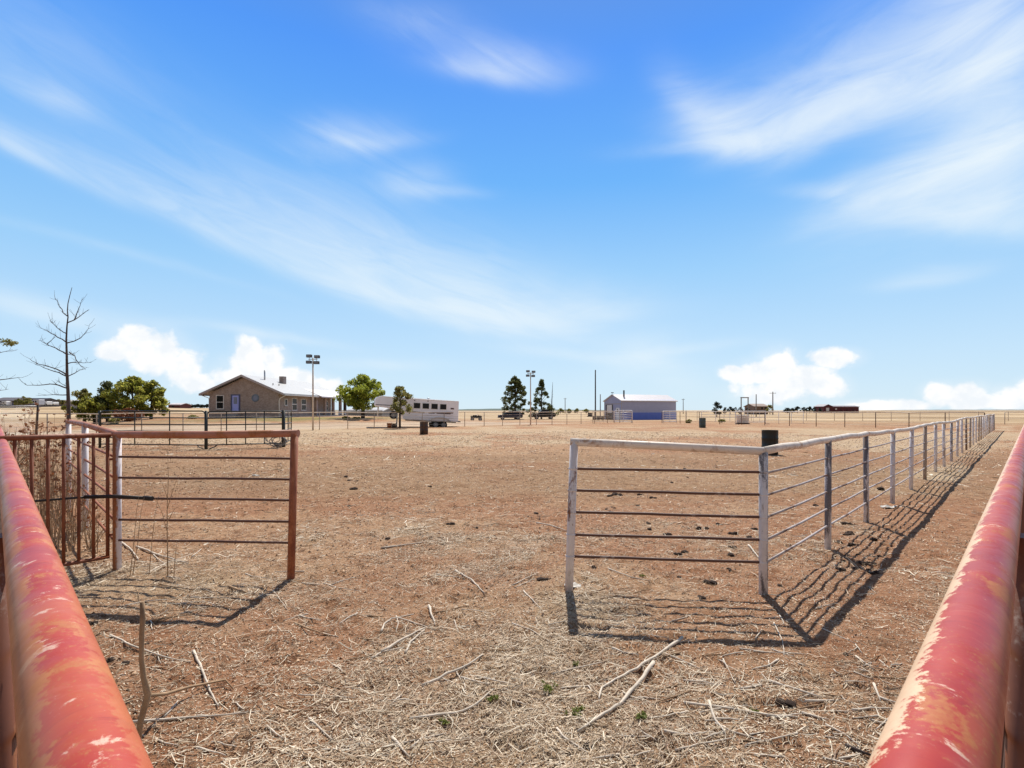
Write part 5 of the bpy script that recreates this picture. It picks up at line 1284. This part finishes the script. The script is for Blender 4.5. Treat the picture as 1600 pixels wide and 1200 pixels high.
# ---------------------------------------------------------------- dry weeds behind the red gate and thin saplings
def weed(px, d, hgt, seed, label, nst=7, leafs=True, group='dry weeds behind the red gate'):
    g = random.Random(seed); x, y, z = GP(px, d)
    e = thing('dry_weed', (x, y, z), label, 'weed', group)
    b = MB(); tips = []
    for k in range(nst):
        an = g.uniform(0, 6.28); sp_ = g.uniform(.04, .30); h = hgt*g.uniform(.55, 1.05)
        tx, ty = sp_*math.cos(an), sp_*math.sin(an)
        pts = [(tx*.15, ty*.15, -.03), (tx*.5+g.uniform(-.02, .02), ty*.5, h*.45), (tx+g.uniform(-.04, .04), ty, h)]
        b.tube(pts, [.0048, .0036, .0015], 5, False); tips.append(pts[-1]); tips.append(tuple(a*.5+c_*.5 for a, c_ in zip(pts[1], pts[2])))
        for q in range(4):
            u = g.uniform(.3, .95); s0 = Vector(pts[1]).lerp(Vector(pts[2]), u) if u > .5 else Vector(pts[0]).lerp(Vector(pts[1]), u*2)
            l = g.uniform(.08, .24); a2 = g.uniform(0, 6.28)
            t1 = s0+Vector((l*.6*math.cos(a2), l*.6*math.sin(a2), l)); b.tube([s0, t1], [.0022, .0012], 4, False); tips.append(tuple(t1))
    b.build('stems', 'stick_tan', e)
    if leafs:
        g2 = np.random.default_rng(seed); sel = [tips[i] for i in g2.permutation(len(tips))[:max(4, int(len(tips)*leafs))]]
        bulk('leaves', leaves(sel, [.035]*len(sel), 6, .018, seed), 4, 'leaf_dry', e)
wl = [(34, 6.6, 1.5), (58, 7.2, 1.55), (80, 6.4, 1.35), (46, 7.9, 1.6), (66, 6.3, 1.4), (92, 7.4, 1.2), (24, 7.3, 1.6), (74, 8.2, 1.55), (102, 6.9, .95), (118, 6.5, .9), (128, 7.0, .85), (88, 5.9, 1.0), (110, 6.1, .85), (98, 8.4, 1.3), (52, 5.9, 1.1), (140, 6.2, .6), (152, 6.0, .5)]
for k, (px, d, h) in enumerate(wl):
    weed(px, d, h, 200+k, 'brown dry weed clump growing behind the red gate' if k < 8 else 'thin leafless weed stems behind the red gate bars', 9 if k < 8 else 8, .6 if k < 8 else .15)
x, y, z = GP(10, 7.5)
e = thing('tumbleweed', (x, y, z), 'grey brown tangled bush at the left edge just above the red rail', 'bush')
b = MB(); g = random.Random(3)
for k in range(150):
    a1, a2 = g.uniform(0, 6.28), g.uniform(0, 6.28); r = .42; c0 = Vector((g.uniform(-.1, .1), g.uniform(-.1, .1), .75))
    v = Vector((math.cos(a1)*math.sin(a2), math.sin(a1)*math.sin(a2), math.cos(a2)*1.5)); w2 = v.cross(Vector((g.random(), g.random(), 1)))*.3
    b.tube([c0, c0+v*r*.5+w2*.2, c0+v*r*g.uniform(.6, 1.1)+w2*.5], [.005, .004, .002], 4, False)
b.tube([(0, 0, -.05), (0, 0, .75)], .02, 6); b.build('branches', 'bark', e)
def sapling(label, stems, r=.007, sub=True, seed=1, name='sapling', mat='stick_tan', group=None):
    """stems: list of ([(px, py)...], d) standing on the ground"""
    (L0, d0) = stems[0]; x, y, z = GP(L0[0][0], d0); e = thing(name, (x, y, z), label, 'sapling', group); g = random.Random(seed)
    for L, d in stems:
        pts = [Vector((X(q[0], d)-x, d-y+.01*math.sin(k*2), Z(q[1], d)-z)) for k, q in enumerate(L)]; rk = r if L is L0 else r*.5
        if L is L0: pts[0].z = -.05
        n = len(pts); MB().tube(pts, [rk*(1-.75*k/(n-1)) for k in range(n)], 7).build('stem' if L is L0 else 'twig', mat, e); 
    return e
sapling('thin bare forked sapling in front of the rust red panel', [([(262, 906), (261, 870), (262, 830), (261.5, 790), (262, 750), (262.5, 700)], 5.06), ([(261, 830), (252, 800), (243, 778), (237, 755)], 5.05), ([(262, 815), (272, 795), (290, 787)], 5.07), ([(261.5, 795), (268, 770), (276, 752), (281, 745)], 5.06), ([(262, 780), (256, 765), (251, 745)], 5.08)], .0062)
for k, (L, d) in enumerate([([(202, 897), (208, 850), (214, 800), (220, 760)], 5.1), ([(206, 893), (214, 850), (221, 800), (230, 757)], 5.12), ([(232, 880), (237, 840), (243, 805), (248, 772)], 5.15), ([(271, 905), (273, 870), (277, 842)], 5.03)]):
    sapling('short thin bare shoot in front of the rust red panel', [(L, d)], .0038, group='bare shoots by the rust red panel')
# forked stump in the foreground
x, y, z = GP(216, 2.58)
e = thing('dead_stump', (x, y, z), 'upright pale forked dead stem in front of the left red rail', 'dead stem')
p = lambda px, py, yo=0: (X(px, 2.58)-x, yo, Z(py, 2.58)-z)
MB().tube([(p(214, 1162)[0], 0, -.06), p(219, 1130), p(227, 1100), p(231, 1085), p(225, 1060), p(221, 1030), p(221.5, 990), p(223, 965), p(222, 940)], [.013, .0135, .0155, .0165, .0135, .0115, .0115, .012, .010], 12).build('stem', 'stick_tan', e)
MB().tube([p(231, 1087), (X(258, 2.8)-x, .22, .125), (X(294, 3.0)-x, .42, .055), (X(352, 3.15)-x, .57, .02), (X(364, 3.07)-x, .49, .01)], [.010, .009, .008, .006, .004], 8).build('branch', 'stick_tan', e)

# ---------------------------------------------------------------- stalks lying on the ground
def lying(L, r, label, group, mat='stick', seed=0):
    g = random.Random(seed*7+1)
    P2 = [G(px, py) for px, py in L]
    x0, y0 = P2[0]; z0 = tz(x0, y0); pts = []
    for k in range(len(P2)-1):
        n = max(3, int(math.dist(P2[k], P2[k+1])/.07))
        for i_ in range(n if k < len(P2)-2 else n+1):
            u = i_/n; px_ = P2[k][0]*(1-u)+P2[k+1][0]*u; py_ = P2[k][1]*(1-u)+P2[k+1][1]*u
            pts.append([px_+g.uniform(-.004, .004), py_+g.uniform(-.004, .004), 0])
    zz = np.array([tz(p_[0], p_[1]) for p_ in pts]); n = len(zz)
    ker = np.minimum(np.arange(n)+2, n-1); sm = np.array([zz[max(0, k-3):k+4].max()*.6+zz[max(0, k-3):k+4].mean()*.4 for k in range(n)])
    for k, p_ in enumerate(pts): p_[2] = sm[k]+r*.75
    r *= .90
    rs = [r*(1.0-.55*k/(n-1))*g.uniform(.9, 1.12) for k in range(n)]
    o = MB().tube(pts, rs, 8).build('dead_stalk', mat, None, (x0, y0, z0))
    tag(o, label, 'stalk', group); return o
GRP = 'dead stalks lying on the dirt'
NAMED = [
 ([(1067, 997), (1031, 1023), (995, 1047), (962, 1065), (941, 1080), (935, 1100)], .012, 'long pale stalk lying just below the shadow of the white fence panel'),
 ([(1022, 1036), (998, 1068), (971, 1104), (944, 1122), (903, 1150)], .0145, 'thickest long curved stalk in the middle foreground, crossing under a thinner one'),
 ([(1067, 1098), (1115, 1105), (1200, 1119), (1245, 1123)], .009, 'long straight stalk lying left of the right red rail in the foreground'),
 ([(1200, 1066), (1236, 1077), (1284, 1093)], .010, 'straight stalk just above a dark dung lump near the right red rail'),
 ([(1320, 1167), (1362, 1183)], .013, 'short dark brown stick beside the foot of the right red rail'),
 ([(595, 856), (659, 847)], .013, 'lone straight stick lying right of the rust red panel end'),
 ([(712, 892), (736, 907), (757, 930)], .0105, 'bent stalk lying alone in the centre of the bare dirt'),
 ([(596, 1018), (631, 999), (664, 982)], .012, 'stout pale stalk in the middle of the small stalk tangle'),
 ([(661, 1069), (697, 1053), (733, 1041), (754, 1027)], .0115, 'straight thick stalk below the small stalk tangle'),
 ([(640, 1123), (712, 1114), (745, 1101), (772, 1077)], .010, 'long curving stalk lying left of the small green weeds'),
 ([(172, 994), (216, 1014), (255, 1029), (297, 1039)], .008, 'slender stalk passing behind the upright forked stem'),
 ([(204, 1129), (258, 1125), (330, 1119), (405, 1111)], .0085, 'straight stalk lying across the foot of the upright forked stem'),
 ([(303, 1020), (318, 1056), (340, 1104)], .010, 'stalk pointing at the viewer right of the upright forked stem'),
 ([(189, 849), (205, 862), (216, 876)], .014, 'stout pale branch at the foot of the rust and white post'),
 ([(214, 857), (258, 873), (294, 885)], .0135, 'pale branch lying under the rust red panel'),
 ([(838, 819), (860, 823), (885, 831)], .012, 'pale stalk just left of the white gate panel post'),
 ([(1170, 852), (1187, 873)], .013, 'short pale stick leaning toward the corner post of the white fence'),
]
for k, (L, r, lab) in enumerate(NAMED): lying(L, r, lab, GRP, 'dark_bark' if 'dark brown' in lab else 'stick', k)
OTHER = [([(1064, 1021), (1031, 1029)], .009), ([(875, 1079), (917, 1075), (947, 1071)], .007), ([(1034, 1020), (1070, 1035), (1112, 1053)], .006), ([(1107, 1098), (1118, 1128), (1133, 1149)], .009),
 ([(1118, 1131), (1145, 1146), (1190, 1159)], .006), ([(1052, 1114), (1073, 1137)], .007), ([(1157, 1081), (1190, 1075)], .009), ([(1257, 1098), (1311, 1097)], .009), ([(1338, 1029), (1365, 1050)], .007), ([(1365, 1071), (1375, 1098)], .009),
 ([(1381, 1086), (1413, 1089)], .007), ([(1252, 1117), (1296, 1129)], .008), ([(1290, 1135), (1320, 1149), (1344, 1167)], .006), ([(682, 898), (724, 903)], .008), ([(634, 1021), (640, 1005), (664, 984)], .010), ([(536, 1029), (580, 1020), (598, 999)], .006),
 ([(484, 1120), (520, 1155)], .0075), ([(613, 1150), (638, 1182)], .0085), ([(641, 1168), (667, 1147)], .0075), ([(670, 946), (680, 978)], .012), ([(574, 961), (599, 963)], .009), ([(596, 987), (601, 975), (612, 967), (646, 960)], .009), ([(415, 1134), (442, 1153)], .007),
 ([(721, 1060), (763, 1071)], .008), ([(258, 1120), (279, 1096)], .007), ([(357, 919), (387, 930)], .012), ([(800, 915), (842, 894)], .007), ([(805, 918), (836, 903)], .006), ([(818, 925), (845, 954)], .007), ([(950, 889), (986, 903), (1016, 909)], .007), ([(938, 939), (992, 927), (1022, 919)], .006),
 ([(800, 979), (830, 990), (863, 1011)], .006), ([(240, 868), (262, 890)], .006), ([(228, 900), (262, 882), (300, 868)], .007), ([(300, 872), (315, 860)], .007), ([(560, 996), (590, 1000)], .006), ([(505, 985), (530, 990)], .006), ([(1285, 985), (1340, 1010)], .005), ([(1210, 975), (1222, 1002), (1226, 1026)], .006), ([(1180, 1000), (1190, 985)], .006)]
g = random.Random(21)
for k in range(110):
    px = g.uniform(240, 1380); py = g.uniform(905, 1185)
    if g.random() < .35: px = g.uniform(1090, 1400); py = g.uniform(1010, 1190)
    a = g.choice((g.uniform(-.5, .5), g.uniform(0, 3.1))); l = g.uniform(14, 44)*(py-600)/420
    OTHER.append(([(px, py), (px+math.cos(a)*l*.5+g.uniform(-3, 3), py+math.sin(a)*l*.28), (px+math.cos(a)*l, py+math.sin(a)*l*.5)], g.uniform(.0032, .0062)))
for k in range(75):
    u = g.random()
    if u < .3: px, py = g.uniform(185, 520), g.uniform(880, 975)
    elif u < .65: px, py = g.uniform(1040, 1420), g.uniform(1020, 1190)
    else: px, py = g.uniform(420, 1060), g.uniform(940, 1190)
    a = g.choice((g.uniform(-.6, .6), g.uniform(0, 3.1))); l = g.uniform(30, 85)*(py-600)/420
    OTHER.append(([(px, py), (px+math.cos(a)*l*.4+g.uniform(-4, 4), py+math.sin(a)*l*.24+g.uniform(-2, 2)), (px+math.cos(a)*l, py+math.sin(a)*l*.5)], g.uniform(.0045, .0085)))
for k, (L, r) in enumerate(OTHER): lying(L, r, 'short thin pale dead stalk lying flat on the littered dirt', GRP, 'stick' if k % 5 else 'stick_tan', 40+k)

# ---------------------------------------------------------------- dung
def dung_mesh(seed, n):
    g = random.Random(seed); b = MB()
    import bmesh
    for k in range(n):
        bm = bmesh.new(); bmesh.ops.create_icosphere(bm, subdivisions=2, radius=1)
        a = g.uniform(0, 6.28); rr2 = g.uniform(0, .75) if n > 1 else 0; s = g.uniform(.38, .62) if n > 1 else .9
        o = Vector((rr2*math.cos(a), rr2*math.sin(a), s*.45+(.35 if k > n*.6 else 0)*(n > 2)))
        vs = [v.co*s*(1+.34*g.uniform(-1, 1))*1.0+o for v in bm.verts]; 
        for v in vs: v.z = max(v.z, -.1)
        fs = [tuple(v.index for v in f.verts) for f in bm.faces]; b.add(vs, fs, True); bm.free()
    return b
DP = [dung_mesh(k, n).build('dung_pile', 'dung') for k, n in enumerate((6, 4, 3, 5))]
used = set()
def dung(px, py, s, label, k=None):
    x, y = G(px, py); z = tz(x, y); k = (int(px*7+py*3) % 4) if k is None else k
    if k not in used: used.add(k); o = DP[k]
    else: o = DP[k].copy(); C.objects.link(o)
    o.location = (x, y, z-.01); o.scale = (s*1.1, s, s*.62); o.rotation_euler = (0, 0, px*.37)
    tag(o, label, 'dung', 'dung lumps on the dirt')
dung(848, 903, .062, 'largest dark dung lump left of the white gate panel post', 0)
dung(1110, 912, .060, 'dark dung heap standing in the straw under the white panel', 0)
dung(554, 764, .085, 'black dung lump alone in the left half of the arena', 0)
dung(915, 1169, .036, 'dark dung lump at the lower end of the thickest stalk', 1)
dung(1229, 1101, .05, 'crumbling brown dung lump under the straight stalk by the right rail', 0)
dung(231, 1005, .035, 'black dung lump beside the top of the upright forked stem', 2)
for px, py, s in [(1147, 831, .07), (1174, 841, .06), (1180, 826, .06), (1145, 855, .05), (1072, 861, .06), (1060, 868, .045), (1044, 836, .055), (1022, 780, .08), (1147, 841, .04), (1136, 890, .04), (1141, 867, .045), (929, 887, .035), (1052, 894, .03), (1096, 935, .045),
    (1092, 825, .05), (1101, 825, .05), (1124, 819, .05), (1014, 818, .045), (1014, 827, .045), (1119, 806, .05), (941, 845, .04), (1322, 818, .07), (1320, 834, .095), (1272, 790, .07), (1381, 765, .10), (1364, 845, .055), (1310, 846, .05), (1330, 851, .055), (1219, 914, .035), (1235, 872, .03),
    (547, 792, .05), (705, 819, .06), (604, 841, .05), (837, 803, .045), (731, 843, .04), (743, 824, .04), (672, 760, .05), (771, 837, .035), (195, 1038, .035), (168, 1035, .04), (144, 976, .04), (1327, 1027, .035), (1000, 772, .06), (952, 776, .06), (962, 774, .09), (968, 775, .07), (995, 790, .05), (955, 800, .04), (948, 797, .04), (960, 795, .04), (1050, 755, .05), (1070, 733, .06), (1076, 746, .05), (540, 745, .07), (545, 749, .07), (556, 750, .06), (505, 725, .07), (1060, 905, .03)]:
    dung(px, py, s, 'small dark dung lump on the dirt of the arena')
g = random.Random(77)
for k in range(26): dung(g.uniform(1308, 1372), g.uniform(868, 896), g.uniform(.02, .05), 'dark dung crumb in the heap beside the second fence post')

# ---------------------------------------------------------------- little green weeds, scraps
for k, (px, py, s, lab) in enumerate([(858, 1079, .12, 'brightest small green weed, left of the thick stalk'), (902, 1121, .09, 'small green weed at the lower end of the thick stalk'), (1006, 1126, .07, 'tiny green weed between two long stalks'), (773, 1093, .06, 'tiny green weed at the end of the long curving stalk'), (695, 1127, .05, 'tiny green weed under the long curving stalk'), (900, 1041, .05, 'tiny green weed above the brightest weed'), (1176, 1107, .06, 'tiny green weed near the long straight stalk'), (1004, 902, .05, 'tiny green weed in the straw under the white panel')]):
    x, y = G(px, py); z = tz(x, y); g2 = np.random.default_rng(k+5)
    cs = [(g2.normal(0, s*.45), g2.normal(0, s*.4), .012) for _ in range(12)]
    cs = [(a*.6, b_*.6, c_) for a, b_, c_ in cs]
    lv = leaves(cs, [s*.16]*12, 11, .0075, k+9, .5); lv[..., 2] = np.abs(lv[..., 2])
    o = bulk('green_weed', lv, 4, 'green_weed'); o.location = (x, y, z+.003); tag(o, lab, 'weed', 'small green weeds on the dirt')
def scrap(px, py, s, label, seed):
    g = np.random.default_rng(seed); n = 7; x, y = G(px, py); z = tz(x, y); b = MB(); vs = []; fs = []
    for i_ in range(n):
        for j_ in range(n): vs.append(((i_/(n-1)-.5)*s*1.8+g.normal(0, s*.05), (j_/(n-1)-.5)*s+g.normal(0, s*.05), s*.22+g.normal(0, s*.13)))
    for i_ in range(n-1):
        for j_ in range(n-1): a = i_*n+j_; fs.append((a, a+1, a+n+1, a+n))
    lo = [(a, c_, max(q-.004, .001)) for a, c_, q in vs]; b.add(vs, fs, True); b.add(lo, fs, True)
    o = b.build('plastic_scrap', M.setdefault('scrapw', plain('dirty_white_plastic', (.40, .37, .34, 1), .2, 20, .6)), None); o.location = (x, y, z); tag(o, label, 'scrap')
scrap(895, 915, .085, 'crumpled white plastic scrap at the foot of the white panel post', 1)
scrap(400, 744, .09, 'pale crumpled scrap lying far behind the rust red panel', 2)
scrap(1388, 793, .12, 'grey white scrap in the shadow along the white fence', 3)
# hose coil hung on the dark post
x, y, z = GP(438, 22.7)
b = MB(); g = random.Random(12)
for k in range(7):
    ph = g.uniform(0, 6.28); rx = g.uniform(.22, .38); cz = g.uniform(.26, .42); cx = g.uniform(-.22, .10)
    b.tube([(cx+rx*math.cos(2*math.pi*i_/18), .08*math.sin(2*math.pi*i_/18+ph)-.04*k*.3, cz+.62*rx*math.sin(2*math.pi*i_/18)+.02) for i_ in range(19)], .014, 6)
o = b.build('hose_coil', M.setdefault('hose', plain('grey_hose', (.20, .19, .18, 1), .2, 6, .6)), None); o.location = (x, y-.2, z); tag(o, 'loose coil of pale hose at the foot of the thick dark post', 'hose')
